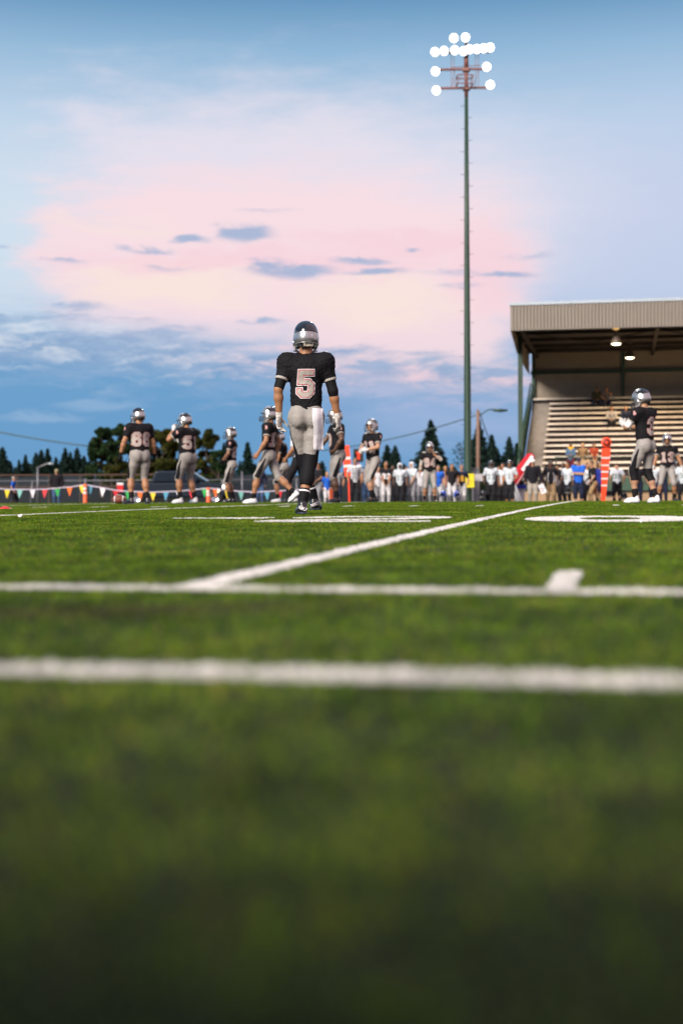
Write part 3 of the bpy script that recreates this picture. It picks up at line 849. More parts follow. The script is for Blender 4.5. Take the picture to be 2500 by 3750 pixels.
    def sc(pr):
        out = []
        for p in pr:
            if p[0] == 'c': out.append(('c', p[1] * s, p[2] * s, p[3] * s, p[4] * s, p[5] * s, p[6], p[7]))
            else: out.append(('e', p[1] * s, tuple(q * s for q in p[2]), p[3], p[4] * s))
        return out
    def cut(l): return [(np.asarray(p) * s, n_) for p, n_ in l]
    bo = sdf_obj('person', sc(body), vox, M_SK[skin], None)
    bo.location = root + Vector((0, 0, o.get('dz', .0))); bo.rotation_euler = (0, 0, rz)
    tag(bo, label, 'person', group)
    def part(name, pr, m, parent=bo, cuts=(), v=None, subs=(), **kw):
        return sdf_obj(name, sc(pr), v or vox, m, parent, cut(cuts), sc(subs), **kw)
    def eyes():
        for x in (-.031, .031):
            mb = MB(); c = G(x, .078, .008) * s
            mb.lathe([(.0001, -.009 * s), (.008 * s, -.005 * s), (.0105 * s, 0), (.008 * s, .005 * s), (.0001, .009 * s)], 8, c)
            mb.build('eye', M_EYE, bo, True)
        mb = MB(); mb.tube([G(-.022, .083, -.057) * s, G(0, .089, -.058) * s, G(.022, .083, -.057) * s], [.003, .0045, .003], 6); mb.build('mouth', M_LIP, bo, True)
    if face % 360 > 25: eyes()
    def shoes(m, st='cleat', sole=M_SOLE):
        for i in (0, 1):
            a, Rf = feet[i]; fw, rt, up = Rf[:, 1], Rf[:, 0], Rf[:, 2]
            def f(x, y, z): return a + rt * x + fw * y + up * z
            zs = -.083
            pr = [C(f(0, -.032, -.045), f(0, -.01, -.04), .037, .038, .02), C(f(0, .03, -.05), f(0, .12, -.06), .038, .043, .03), C(f(0, .12, -.06), f(0, .165, -.066), .043, .032, .03), C(f(0, -.012, .005), f(0, -.005, -.04), .04, .04, .02), C(f(0, .01, -.02), f(0, .08, -.05), .04, .036, .03)]
            so_ = part('shoe', pr, m, cuts=[(f(0, 0, zs), -up)], v=min(vox, .009))
            sp_ = [C(f(0, -.04, zs), f(0, .03, zs), .043, .04, .02), C(f(0, .03, zs), f(0, .16, zs), .04, .04, .02)]
            part('sole', sp_, sole, so_, cuts=[(f(0, 0, zs + .012), up), (f(0, 0, zs - .004), -up)], v=.006 if vox < .01 else .009)
            if o.get('hero'): so_['tmp'] = i
            yield so_, f
    def hair(m, long=0):
        pr = [Eo(G(0, -.022, .045), (.083, .098, .088), Rh, .02)] + ([C(G(0, -.07, .03), G(0, -.08, -.1 - .1 * long), .06, .07, .05), C(G(-.07, -.03, .0), G(-.075, -.02, -.1), .025, .03, .03), C(G(.07, -.03, .0), G(.075, -.02, -.1), .025, .03, .03)] if long else [])
        part('hair', pr, m, cuts=[(G(0, .03, .045), Hy * .75 - Hz * .65)] if not long else (), subs=[Eo(G(0, .07, -.03), (.068, .075, .085), Rh, .01)])

    if fit == 'football':
        jm, pm, pads = o.get('jersey', M_JER), o.get('pants', M_PANT), 1.0
        jr = [C(T(0, .005, .03), waist, .146 * b, .146 * b, .05, Ty, .78), C(waist, chest, .14 * b, .166 * (b * .5 + .5), .05, Ty, .8),
              C(T(-.13, -.005, .455), T(.13, -.005, .455), .098, k=.06, ax=Ty, fac=1.08), Eo(T(0, -.03, .44), (.17, .12, .12), Rt, .05), C(T(-.07, -.015, .53), T(.07, -.015, .53), .05, k=.05)]
        sl_ = o.get('sleeve', .52)
        cuffs = []
        for i in (0, 1):
            e, w = arms[i]; sg = (-1, 1)[i]; up = b * .5 + .5
            pad = sh[i] + Tx * sg * .006 + Tz * .004
            jr += [Eo(pad, (.082, .1, .07), Rt, .06), C(pad, sh[i] + (e - sh[i]) * sl_, .072, .06 * up + .008, .05)]
            p0, p1 = sh[i] + (e - sh[i]) * (sl_ - .02), sh[i] + (e - sh[i]) * (sl_ + .17)
            cuffs.append((p0, p1, .058 * up + .01, nv(e - sh[i])))
        hem = T(0, 0, -.02)
        js = part('jersey', jr, jm, cuts=[(hem, -(Tz + Tx * o.get('hemtilt', .0)))], subs=[Eo(T(0, .01, .63), (.075, .085, .07), Rt, .01)], fold=.0075, hem=hem[2] * s)
        if o.get('cuff', True):
            for p0, p1, r, d in cuffs:
                part('sleeve_cuff', [C(p0, p1, r, r * .96, .01)], o.get('cuffm', M_CUFF), js, cuts=[(p0 + d * .028, -d), (p1, d)])
        bv = bvh_of(js)
        def dec(txt, front, h, lay):
            y = Ty if front else -Ty; ux = -Tx if front else Tx
            number(txt, bv, T(0, 0, o.get('numz', .27)) * s, ux, Tz, -y, h * s, js, lay)
        lay = o.get('lay') or [(.31, .045, M_RED), (.2, 0, M_NUM)]
        for txt, front in ((o.get('nback'), False), (o.get('nfront'), True)):
            if txt: dec(txt, front, o.get('numh', .25), lay)
        if o.get('yoke', True):
            for sg in (-1, 1):
                A = np.linspace(-.055, .055, 7)[:, None]; B_ = np.linspace(0, 1, 8)[None, :]
                gu = (.125 + .1 * B_ + 0 * A) * sg * s; gv_ = (A * (1 - .25 * B_) + 0 * B_ + .012) * s
                project('shoulder_panel', bv, [np.stack([gu, gv_], -1)], T(0, 0, .5) * s, Tx, Ty, -Tz, .003, o.get('cuffm', M_CUFF), js)
        if o.get('snum'):       # small mark on the left sleeve
            for sg in (-1, 1):
                pad = sh[0 if sg < 0 else 1] + Tz * -.02
                number('4', bv, pad * s, Ty * -sg, Tz, -Tx * sg, .07 * s, js, [(.3, 0, M_PINK)])
        ktop = o.get('pantlen', .97)
        pr = [C(Q(-.062, 0, 0), Q(.062, 0, 0), .109 * b, k=.03, ax=Py, fac=.92), C(Q(0, 0, .02), Q(0, .003, .1), .13 * b, .134 * b, .04, Py, .8),
              Eo(Q(-.07, -.05, -.035), (.078 * b, .08 * b, .1 * b), k=.04), Eo(Q(.07, -.05, -.035), (.078 * b, .08 * b, .1 * b), k=.04)]
        cts = []
        for i in (0, 1):
            hj, kn, a = legs[i]; kd = nv(np.asarray(ps['knee'][i], float))
            end = hj + (kn - hj) * ktop
            low = kn + (a - kn) * o.get('pantlow', .08)
            pr += [C(hj, hj + (kn - hj) * .4, .088 * b, .083 * b, .018), C(hj + (kn - hj) * .4, end, .083 * b, .064, .02), C(end, low, .064, .059, .02), Eo(hj + (kn - hj) * .5 + kd * .05, (.055, .035, .09), None, .03), Eo(kn + kd * .035, (.05, .032, .065), None, .025)]
            if o.get('smooth_leg'): pr.pop(); pr.pop()
        pt = part('pants', pr, pm, fold=.0035)
        if o.get('stripe', True):
            pb = bvh_of(pt)
            for i in (0, 1):
                hj, kn, a = legs[i]; sg = (-1, 1)[i]; dl = nv(kn - hj); nn = nv(np.cross(dl, Py)) ; nn = nn if nn[0] * sg > 0 else -nn; fy = nv(np.cross(nn, dl))
                fy = fy if fy[1] > 0 else -fy
                A = np.linspace(.12, 1.03, 18)[:, None]; B_ = np.linspace(-1, 1, 7)[None, :]
                wdt = .012 + .03 * np.clip((A - .15) / .6, 0, 1)
                gu = (B_ * wdt - .012) * s; gv_ = (A * .425 + 0 * B_) * s
                project('stripe', pb, [np.stack([gu + 0 * gv_, gv_], -1)], hj * s, fy, dl, -nn, .003, M_BLK, pt)
        for i in (0, 1):
            hj, kn, a = legs[i]; tp = o.get('sock', .62)
            p0 = kn + (a - kn) * tp
            d = nv(a - kn)
            part('sock', [C(p0 - d * .02, p0 + (a - p0) * .5, .05, .043, .02), C(p0 + (a - p0) * .5, a, .043, .045, .02)], o.get('sockm', M_BLK), cuts=[(p0, -d)])
            if o.get('legsleeve'):
                l0, l1 = o['legsleeve']; cd = np.array([0, -.016, 0])
                q0, q1 = kn + (a - kn) * l0, kn + (a - kn) * l1
                part('leg_sleeve', [C(kn - (kn - hj) * .22, kn, .072, .066, .02), C(kn - (kn - hj) * .06, kn + (a - kn) * .4 + cd, .066, .063, .03), C(kn + (a - kn) * .35 + cd, a, .061, .04, .03)], M_BLK, cuts=[(q1, d), (kn - (kn - hj) * .2, -nv(kn - hj))])
        if o.get('armsleeve'):
            for i in (0, 1):
                e, w = arms[i]; f = o['armsleeve'][i]; up = b * .5 + .5
                q = sh[i] + (e - sh[i]) * f if f <= 1 else e + (w - e) * (f - 1)
                d = nv(e - sh[i]) if f <= 1 else nv(w - e)
                prs = [C(sh[i] + (e - sh[i]) * .4, sh[i] + (e - sh[i]) * min(f, 1), .05 * up + .006, .045 * up + .004, .02)]
                if f > 1: prs += [C(e, e + (w - e) * (f - 1), .047 * up, .045 * up, .02)]
                part('arm_sleeve', prs, o.get('armm', M_BLK), cuts=[(q, d)])
        if gl:
            for i in (0, 1):
                w, f2, pn, th, cu_ = hands[i]; e, w_ = arms[i]
                part('glove', hand(w, f2, pn, th, cu_, grow=.001) + [C(w - nv(w_ - e) * .035, w, .032, .031, .012)], gl, v=min(vox, .007))
        for so_, f in shoes(o.get('shoe', M_SHB)): pass
        hk = o.get('helmet', 'silver')
        if hk:
            Mh = Matrix([[*(Hx), 0], [*(Hy), 0], [*(Hz), 0], [0, 0, 0, 1]]).transposed()
            Mh = Matrix.Translation(Vector(G(0, 0, .012) * s)) @ Mh @ Matrix.Scale(s, 4)
            hel = add_helmet(bo, Mh, hk); hel_ret = hel
        else:
            hair(o.get('hairm', mat('hair_dark', (.02, .014, .01), rough=.6)), o.get('long', 0))
            hel_ret = None
        info = dict(body=bo, jersey=js, pants=pt, helmet=hel_ret, T=T, Q=Q, G=G, s=s, legs=legs, arms=arms, hands=hands, feet=feet, part=part)
        return info
    # ---- everyday clothes
    tm, bm_ = o['top'], o['bottom']
    long_ = o.get('longsleeve', False); loose = o.get('loose', .012)
    jr = [C(T(0, .005, .0), waist, .132 * b + loose, .13 * b + loose, .05, Ty, .8), C(waist, chest, .13 * b + loose, .155 * (b * .5 + .5) + loose, .05, Ty, .76),
          C(T(-.11, -.005, .45), T(.11, -.005, .45), .085 + loose * .7, k=.05), C(T(-.05, -.015, .52), T(.05, -.015, .52), .045, k=.04)]
    for i in (0, 1):
        e, w = arms[i]; up = b * .5 + .5
        f = 1.0 if long_ else o.get('sleeve', .65)
        jr += [Eo(sh[i], (.066 * up + loose,) * 3, k=.03), C(sh[i], sh[i] + (e - sh[i]) * f, .058 * up + loose, .05 * up + loose, .03)]
        if long_: jr += [C(e, e + (w - e) * .97, .05 * up + loose * .8, .034 + loose * .6, .02)]
    if o.get('hood_down'): jr += [C(T(-.05, -.07, .55), T(.05, -.07, .55), .05, k=.03)]
    hemz = o.get('hem', -.06)
    jr += [C(T(0, 0, 0), T(0, 0, hemz), .135 * b + loose, .138 * b + loose, .04, Ty, .82)]
    js = part(o.get('topname', 'shirt'), jr, tm, cuts=[(T(0, 0, hemz), -Tz)], subs=[Eo(T(0, .02, .62), (.06, .07, .055), Rt, .01)], fold=.008, hem=T(0, 0, hemz)[2] * s)
    bv = bvh_of(js)
    if o.get('nfront'): number(o['nfront'], bv, T(0, 0, .26) * s, -Tx, Tz, -Ty, .22 * s, js, o.get('lay') or [(.2, 0, M_TEAL)])
    if o.get('nback'): number(o['nback'], bv, T(0, 0, .26) * s, Tx, Tz, Ty, .22 * s, js, o.get('lay') or [(.2, 0, M_TEAL)])
    if o.get('sidepanel'):
        for sg in (-1, 1):
            A = np.linspace(0, 1, 8)[:, None]; B_ = np.linspace(-1, 1, 3)[None, :]
            project('panel', bv, [np.stack([(B_ * .012 + sg * (.09 + .03 * np.sin(A * 3.1))) * s, (A * .4 - .02 + 0 * B_) * s], -1)], T(0, 0, .0) * s, Tx, Tz, -Ty if face % 360 > 90 else Ty, .003, o['sidepanel'], js)
    if o.get('vstripes'):
        for x in np.arange(-.15, .151, .043):
            for dr in (-Ty, Ty):
                A = np.linspace(0, 1, 10)[:, None]; B_ = np.linspace(-1, 1, 3)[None, :]
                project('stripe', bv, [np.stack([(x + B_ * .0105 + 0 * A) * s, (A * .5 + 0 * B_) * s], -1)], T(0, 0, .0) * s, Tx, Tz, dr, .003, o['vstripes'], js)
    pr = [C(Q(-.06, 0, 0), Q(.06, 0, 0), .115 * b, k=.03, ax=Py, fac=.95), C(Q(0, 0, .02), Q(0, .003, .1), .124 * b, .122 * b, .04, Py, .8), Eo(Q(-.07, -.055, -.055), (.088 * b,) * 3, k=.04), Eo(Q(.07, -.055, -.055), (.088 * b,) * 3, k=.04)]
    cts = []
    for i in (0, 1):
        hj, kn, a = legs[i]
        pr += [C(hj, hj + (kn - hj) * .5, .1 * b, .092 * b, .04), C(hj + (kn - hj) * .5, kn, .092 * b, .08, .03)]
        pr += [C(kn, a + (kn - a) * .04, .074, .058, .03)] if not o.get('shorts') else [C(kn, kn + (a - kn) * o['shorts'], .084, .086, .02)]
    part('shorts' if o.get('shorts') else 'trousers', pr, bm_, fold=.009)
    if o.get('belt'): part('belt', [C(Q(0, 0, .085), Q(0, 0, .115), .133 * b, k=.01, ax=Py, fac=.82)], o['belt'], cuts=[(Q(0, 0, .085), -Pz), (Q(0, 0, .115), Pz)])
    for so_, f in shoes(o.get('shoe', M_SHB), st='plain', sole=o.get('solem', M_SOLE)): pass
    hm = o.get('hairm', mat('hair_dark', (.02, .014, .01), rough=.6))
    hd = o.get('headwear')
    if hd == 'helmet':
        Mh = Matrix([[*(Hx), 0], [*(Hy), 0], [*(Hz), 0], [0, 0, 0, 1]]).transposed()
        add_helmet(bo, Matrix.Translation(Vector(G(0, 0, .012) * s)) @ Mh @ Matrix.Scale(s, 4), o.get('helmet', 'black'))
    elif hd == 'hood':
        part('hood', [Eo(G(0, -.02, .03), (.105, .12, .115), Rh, .02), C(G(0, -.04, -.06), T(0, -.04, .53), .095, .11, .05)], tm, subs=[Eo(G(0, .085, -.005), (.07, .09, .1), Rh, .02)])
    else:
        if hd == 'cap':
            cm = o['capm']
            cp = part('cap', [Eo(G(0, -.012, .05), (.086, .102, .078), Rh, .02)], cm, cuts=[(G(0, 0, .04), -Hz - Hy * .1)])
            part('cap_brim', [C(G(-.03, .1, .042), G(.03, .1, .042), .055, k=.02, ax=Hz, fac=.16), C(G(-.02, .13, .038), G(.02, .13, .038), .045, k=.02, ax=Hz, fac=.16)], cm, cp, v=.008)
        if hd != 'bald': hair(hm, o.get('long', 0)) if hd != 'cap' else part('hair', [Eo(G(0, -.025, .01), (.08, .09, .06), Rh, .02)], hm, subs=[Eo(G(0, .07, -.02), (.07, .08, .1), Rh, .01)], cuts=[(G(0, 0, .045), Hz)])
    return dict(body=bo, top=js, T=T, Q=Q, G=G, s=s, legs=legs, arms=arms, hands=hands, part=part, rz=rz, root=root)

# ================================================================== grandstand
G_X0, G_X1 = -4.95, 15.0
stand = empty('grandstand', (G_X0, 70.0, -.23))
tag(stand, 'roofed green steel grandstand with pale bench rows and ribbed tan fascia', 'grandstand')
stand_inv = Matrix.Translation((-G_X0, -70.0, .23))
M_GRN = mat('green_steel', (.014, .043, .025), rough=.5, var=.15, vscale=3)
M_GRND = mat('green_steel_dark', (.022, .06, .036), rough=.55)
M_TAN = mat('tan_siding', (.215, .185, .155), rough=.55, var=.06, vscale=2)
M_TAN2 = mat('tan_siding_inner', (.34, .285, .22), rough=.6, var=.08, vscale=2)
M_FLASH = mat('flashing', (.36, .42, .47), rough=.4)
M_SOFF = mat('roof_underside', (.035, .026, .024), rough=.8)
M_TREAD = mat('tread_boards', (.29, .21, .15), rough=.8, var=.25, vscale=4)
M_STEPS = mat('concrete_steps', (.22, .19, .165), rough=.85, var=.2, vscale=5)
M_BENCH = mat('bench_plank', (.66, .58, .50), rough=.45, var=.12, vscale=3)
M_TANW = mat('plywood_wall', (.33, .215, .12), rough=.7, var=.15, vscale=2)
def spart(name, mb, m, smooth=False):
    me = mb.mesh(name, smooth); me.transform(stand_inv)
    return obj(name, me, m, stand)
def ribbed(x0, x1, y, z0, z1, period, depth):
    """ribbed sheet in the XZ plane, ribs standing towards -Y"""
    mb = MB(); x = x0; prof = []
    while x < x1:
        prof += [(x, 0), (x + period * .55, 0), (x + period * .65, -depth), (x + period * .9, -depth)]; x += period
    for i, (a, d) in enumerate(prof): mb.v += [(a, y + d, z0), (a, y + d, z1)]
    mb.f = [(2 * i, 2 * i + 2, 2 * i + 3, 2 * i + 1) for i in range(len(prof) - 1)]
    o = len(mb.v)       # back skin
    mb.v += [(x0, y + .03, z0), (x1, y + .03, z0), (x1, y + .03, z1), (x0, y + .03, z1)]
    mb.f.append((o, o + 3, o + 2, o + 1))
    return mb
FY = 66.3
rx0 = G_X0 - .12
spart('fascia', ribbed(rx0, G_X1, FY, 7.83, 9.0, .155, .075), M_TAN)
mb = MB(); mb.box(((rx0 + G_X1) / 2, FY - .0, 9.06), (G_X1 - rx0 + .1, .14, .13)); spart('flashing', mb, M_FLASH)
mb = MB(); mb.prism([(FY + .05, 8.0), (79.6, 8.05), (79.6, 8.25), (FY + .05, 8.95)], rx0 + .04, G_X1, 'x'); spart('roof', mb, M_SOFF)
mb = MB(); mb.prism([(FY + .05, 7.85), (70.3, 7.2), (77.2, 6.95), (79.4, 6.9), (79.4, 9.0), (FY + .05, 9.0)], rx0, rx0 + .035, 'x'); spart('gable_panel', mb, M_TAN2)
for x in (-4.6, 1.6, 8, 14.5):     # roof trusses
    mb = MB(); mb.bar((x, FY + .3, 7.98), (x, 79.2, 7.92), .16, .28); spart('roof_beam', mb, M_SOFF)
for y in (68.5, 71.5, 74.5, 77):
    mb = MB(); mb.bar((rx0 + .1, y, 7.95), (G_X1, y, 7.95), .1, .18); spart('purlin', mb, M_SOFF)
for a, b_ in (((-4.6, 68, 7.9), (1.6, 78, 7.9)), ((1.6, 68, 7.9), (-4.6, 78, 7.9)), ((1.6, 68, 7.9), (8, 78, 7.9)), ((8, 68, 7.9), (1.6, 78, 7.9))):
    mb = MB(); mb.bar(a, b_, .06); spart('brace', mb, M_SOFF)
spart('rear_wall', ribbed(G_X0 + .05, G_X1, 79.3, 4.2, 8.15, .13, .03), M_TAN2)
mb = MB(); mb.bar((G_X0, 79.12, 6.95), (G_X1, 79.12, 6.95), .12, .16); spart('wall_beam', mb, M_GRND)
for x in (-4.8, .05, 6.2, 12.4):
    mb = MB(); mb.bar((x, 79.14, -.2), (x, 79.14, 8.0), .17); spart('column', mb, M_GRND)
for x in (-4.9, 1.6 + 6.5, 14.6):
    mb = MB(); mb.bar((x, 70.3, -.23), (x, 70.3, 8.0), .22); spart('column', mb, M_GRN)
NB = 14
for i in range(NB):
    y = 69.75 + i * .66; z = 1.07 + i * .305; x0 = -3.84 if i < NB - 1 else -4.75
    mb = MB(); x = x0; k = 0; ms_ = MB(); ms_.box(((x0 + G_X1) / 2, y + .08, z + .19), (G_X1 - x0 - .2, .04, .34))
    while x < G_X1:
        L = min(1.55, G_X1 - x); mb.box((x + L / 2 - .012, y, z + .405), (L - .024, .26, .085)); x += L
        pass
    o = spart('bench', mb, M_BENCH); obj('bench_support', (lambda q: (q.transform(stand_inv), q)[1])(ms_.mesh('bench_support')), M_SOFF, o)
    mb = MB(); mb.prism([(y - .33, z - .305), (y + .33, z - .305), (y + .33, z), (y - .33, z)], x0 + .03, G_X1, 'x'); spart('tread', mb, M_TREAD)
mb = MB()
poly = [(69.2, .9)]
for i in range(28):
    y = 69.2 + i * .335; z = 1.07 + i * .1525; poly += [(y, z), (y + .335, z)]
poly += [(78.6, .9)]
mb.prism(poly, G_X0 + .18, -3.83, 'x'); spart('stairs', mb, M_STEPS)
# closed side and stair guard on the left
mb = MB(); mb.prism([(69.2, .3), (78.9, 4.9), (79.1, 4.9), (79.1, 5.9), (69.3, 1.95), (69.2, 1.6)], G_X0 - .02, G_X0 + .04, 'x'); spart('side_panel', mb, M_GRND)
mb = MB(); mb.bar((G_X0, 69.3, 2.1), (G_X0, 79.0, 6.35), .07); spart('hand_rail', mb, M_GRN)
for f in np.linspace(0, 1, 12):
    mb = MB(); y = 69.4 + 9.5 * f; z = 1.2 + 4.2 * f; mb.bar((G_X0 + .08, y, z), (G_X0 + .08, y, z + .95), .04); spart('rail_post', mb, M_GRN)
# front walkway, its guard and the wall below
mb = MB(); mb.box(((G_X0 + G_X1) / 2, 69.0, .98), (G_X1 - G_X0, .9, .12)); spart('walkway', mb, M_STEPS)
mb = MB(); mb.box(((G_X0 + G_X1) / 2 + .9, 68.52, .72), (G_X1 - G_X0 - 1.8, .06, .62)); spart('guard_panel', mb, M_GRND)
mb = MB(); mb.bar((G_X0 + 1.8, 68.5, 2.0), (G_X1, 68.5, 2.0), .05); spart('guard_rail', mb, M_GRN)
for x in np.arange(-3.1, 15, 2.3):
    mb = MB(); mb.bar((x, 68.5, 1.0), (x, 68.5, 2.0), .05); spart('guard_post', mb, M_GRN)
mb = MB(); mb.box(((G_X0 + G_X1) / 2, 68.75, .08), (G_X1 - G_X0, .1, .62)); spart('front_wall', mb, M_TANW)
mb = MB(); mb.box((-1.6, 68.44, 1.62), (.8, .04, .5)); spart('notice_board', mb, M_TANW)

def spot(loc, energy, size, colr, parent=None, tgt=(0, 0, -1), rad=.12, blend=.6):
    l = bpy.data.lights.new('lamp_light', 'SPOT'); l.energy = energy; l.spot_size = R(size); l.color = colr; l.shadow_soft_size = rad; l.spot_blend = blend
    o = bpy.data.objects.new('lamp_light', l); COL.objects.link(o); o.location = loc
    o.rotation_euler = (-Vector(tgt)).to_track_quat('Z', 'Y').to_euler()
    if parent: o.parent = parent
    return o
M_WARM = mat('lamp_glow', (.9, .8, .6), emit=(1, .86, .58), estr=7)
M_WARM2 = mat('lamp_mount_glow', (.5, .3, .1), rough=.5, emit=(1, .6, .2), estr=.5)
M_BELL = mat('lamp_bell', (.12, .085, .06), rough=.5)
def pendant(x, y, z, label, top):
    e = empty('pendant_lamp', (x, y, z)); tag(e, label, 'lamp', 'lamps under the grandstand roof')
    mb = MB(); mb.lathe([(.02, .62), (.07, .6), (.09, .45), (.17, .3), (.26, .06), (.27, .0), (.25, .0), (.2, .2), (.05, .4)], 20); mb.build('shade', M_BELL, e, True)
    mb = MB(); mb.lathe([(.0, -.05), (.12, -.035), (.21, .0), (.245, .03), (.0, .031)], 20); mb.build('diffuser', M_WARM, e, True)
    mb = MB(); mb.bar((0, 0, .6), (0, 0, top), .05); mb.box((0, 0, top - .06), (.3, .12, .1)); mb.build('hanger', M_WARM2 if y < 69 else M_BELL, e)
    spot((0, 0, -.1), 1000, 165, (1, .74, .42), e, rad=.2)
    return e
pendant(-.27, 67.1, 7.18, 'warm pendant lamp hanging close behind the roof edge of the grandstand', .78)
pendant(.38, 73.2, 7.1, 'warm pendant lamp hanging deeper under the grandstand roof', .86)
pendant(6.6, 67.1, 7.18, 'warm pendant lamp under the roof edge beyond the right edge of the photo', .78)
pendant(7.0, 73.2, 7.1, 'warm pendant lamp deep under the roof beyond the right edge of the photo', .86)

# ================================================================== floodlight mast
B = P(1712, 64)
MX = B.x; MY = B.y; B.z = -.23
mast = empty('floodlight_mast', B)
tag(mast, 'tall green steel floodlight mast with climbing pegs and two crossarms of lit lamps', 'floodlight')
M_FLARE = mat('flare_brown', (.19, .07, .055), rough=.6, var=.2)  # red-brown of the lamps' lens flare, put into the steel's colour
HT = 20.9
mb = MB(); mb.tube([(0, 0, 0), (0, 0, .2), (0, 0, 6), (0, 0, 12), (0, 0, 18.3)], [.19, .175, .15, .115, .082], 20); mb.build('pole', M_GRN, mast, True)
mb = MB(); mb.tube([(0, 0, 18.3), (0, 0, 19.6)], [.085, .08], 16); mb.tube([(0, 0, 19.6), (0, 0, 20.3)], [.1, .1], 16); mb.build('mast_head', M_FLARE, mast, True)
right = Vector((math.cos(PSI + .05), math.sin(PSI + .05), 0))
fwd = Vector((-right.y, right.x, 0))
for k in range(31):
    z = 2.6 + k * .51; sgn = 1 if k % 2 else -1; rad = .17 - .09 * z / 18.3
    mb = MB(); mb.bar(right * sgn * rad, right * sgn * (rad + .18), .016); q = mb.build('climbing_peg', M_GRND, mast); q.location = (0, 0, z)
def zz(py): return Z(1712, py, 64) + .23
arms_z = [zz(330), zz(262)]
for z in arms_z:
    mb = MB(); mb.bar(right * -1.38 + Vector((0, 0, z)), right * 1.1 + Vector((0, 0, z + .06)), .1, .08); mb.box((0, 0, z), (.3, .3, .14)); mb.build('crossarm', M_FLARE, mast)
mb = MB(); z = zz(198); mb.bar(right * -1.4 + Vector((0, 0, z - .03)), right * 1.1 + Vector((0, 0, z + .05)), .12, .1); mb.bar((0, 0, z), (0, 0, z + .75), .1); mb.build('crossarm', M_FLARE, mast)
mb = MB()
zc = zz(318); zt = zz(290)
c4 = [right * a + fwd * b_ for a, b_ in ((-.42, -.3), (.26, -.3), (.26, .3), (-.42, .3))]
for z in (zc, zt + .05):
    for a, b_ in zip(c4, c4[1:] + c4[:1]): mb.bar(a + Vector((0, 0, z)), b_ + Vector((0, 0, z)), .04)
for a in c4: mb.bar(a + Vector((0, 0, zc)), a + Vector((0, 0, zt + .05)), .035)
for f in np.linspace(0, 1, 9): mb.bar(c4[0].lerp(c4[1], f) + Vector((0, 0, zc)), c4[0].lerp(c4[1], f) + Vector((0, 0, zt)), .01)
mb.build('service_platform', M_FLARE, mast)
mb = MB()
for a in (-.68, -.56, .42, .55):
    mb.bar(right * a + Vector((0, 0, arms_z[0])), right * a + Vector((0, 0, zz(200))), .022)
for a, b_ in ((-.68, -.5), (.3, .55), (-.5, -.12)): mb.bar(right * a + Vector((0, 0, arms_z[0])), right * b_ + Vector((0, 0, arms_z[1])), .018)
mb.bar(right * -.68 + Vector((0, 0, arms_z[1] + .1)), right * .6 + Vector((0, 0, arms_z[1] + .22)), .025)
mb.build('stay_rods', M_FLARE, mast)
M_FLOOD = mat('flood_glow', (1, 1, 1), emit=(1, .97, .93), estr=1.8)
M_HOUS = mat('flood_housing', (.3, .3, .32), rough=.4, metal=.6)
lamps = [(1600, 343), (1797, 321), (1597, 274), (1784, 256), (1596, 204), (1629, 200), (1668, 197), (1700, 200), (1722, 193), (1748, 192), (1773, 189), (1797, 186), (1665, 153), (1707, 150)]
aim = Vector((-.12, -1, -.42)).normalized()
for px_, py_ in lamps:
    d = (px_ - 1712) / F * 64; z = zz(py_)
    q = aim.to_track_quat('Z', 'Y').to_matrix()
    f_ = empty('floodlight', right * d * 1.0 + Vector((0, 0, z)) - fwd * .25); f_.parent = mast
    mb = MB(); mb.lathe([(.05, -.34), (.12, -.3), (.17, -.14), (.2, .0), (.21, .03), (.195, .03)], 20, rot=q); mb.build('housing', M_HOUS, f_, True)
    mb = MB(); mb.lathe([(.197, .0), (.18, .03), (.11, .05), (.0, .06)], 20, rot=q); mb.build('lens', M_FLOOD, f_, True)
spot(Vector((0, 0, 20.4)) - fwd * .6, 26000, 120, (1, .95, .88), mast, tgt=aim, rad=.9)

# yellow sign, meter box and the fence screen at the mast's foot
def boxed(name, px, py0, py1, D, w, dep, m, label, cat, extra=None):
    z0, z1 = Z(px, py1, D), Z(px, py0, D); c = P(px, D)
    e = empty(name, (c.x, c.y, z0), PSI); tag(e, label, cat)
    mb = MB(); mb.box((0, 0, (z1 - z0) / 2), (w, dep, z1 - z0)); mb.build('panel' if dep < .1 else 'cabinet', m, e)
    if extra: extra(e, z1 - z0)
    return e
def sign_rows(e, h):
    mb = MB()
    for k, (z, w) in enumerate([(.52, .4), (.43, .3), (.30, .44), (.22, .36), (.14, .4)]): mb.box((0, -.0205, z * h / .62), (w, .006, .028))
    mb.build('printed_rows', mat('sign_print', (.42, .36, .01), rough=.5), e)
    mb = MB()
    for x in (-.25, .25): mb.bar((x, .05, -.62), (x, .05, h), .04)
    mb.build('post', M_HOUS, e)
boxed('notice_sign', 1710, 1735, 1785, 63.2, .62, .03, mat('sign_yellow', (.75, .62, .02), rough=.5), 'bright yellow notice sign in front of the foot of the floodlight mast', 'sign', sign_rows)
def cab(e, h):
    mb = MB(); mb.box((0, -.16, h * .5), (.42, .02, h * .8)); mb.build('door', M_HOUS, e)
M_CAB = mat('cabinet_grey', (.42, .4, .41), rough=.5)
boxed('meter_cabinet', 1736, 1712, 1850, 64.6, .4, .3, mat('cabinet_dull', (.2, .21, .2), rough=.6), 'tall grey electrical cabinet behind the yellow sign by the mast', 'cabinet', cab)
boxed('transformer_box', 1752, 1736, 1762, 63.8, .34, .25, M_CAB, 'small pale electrical box on the cabinet right of the yellow sign', 'electrical box', None)

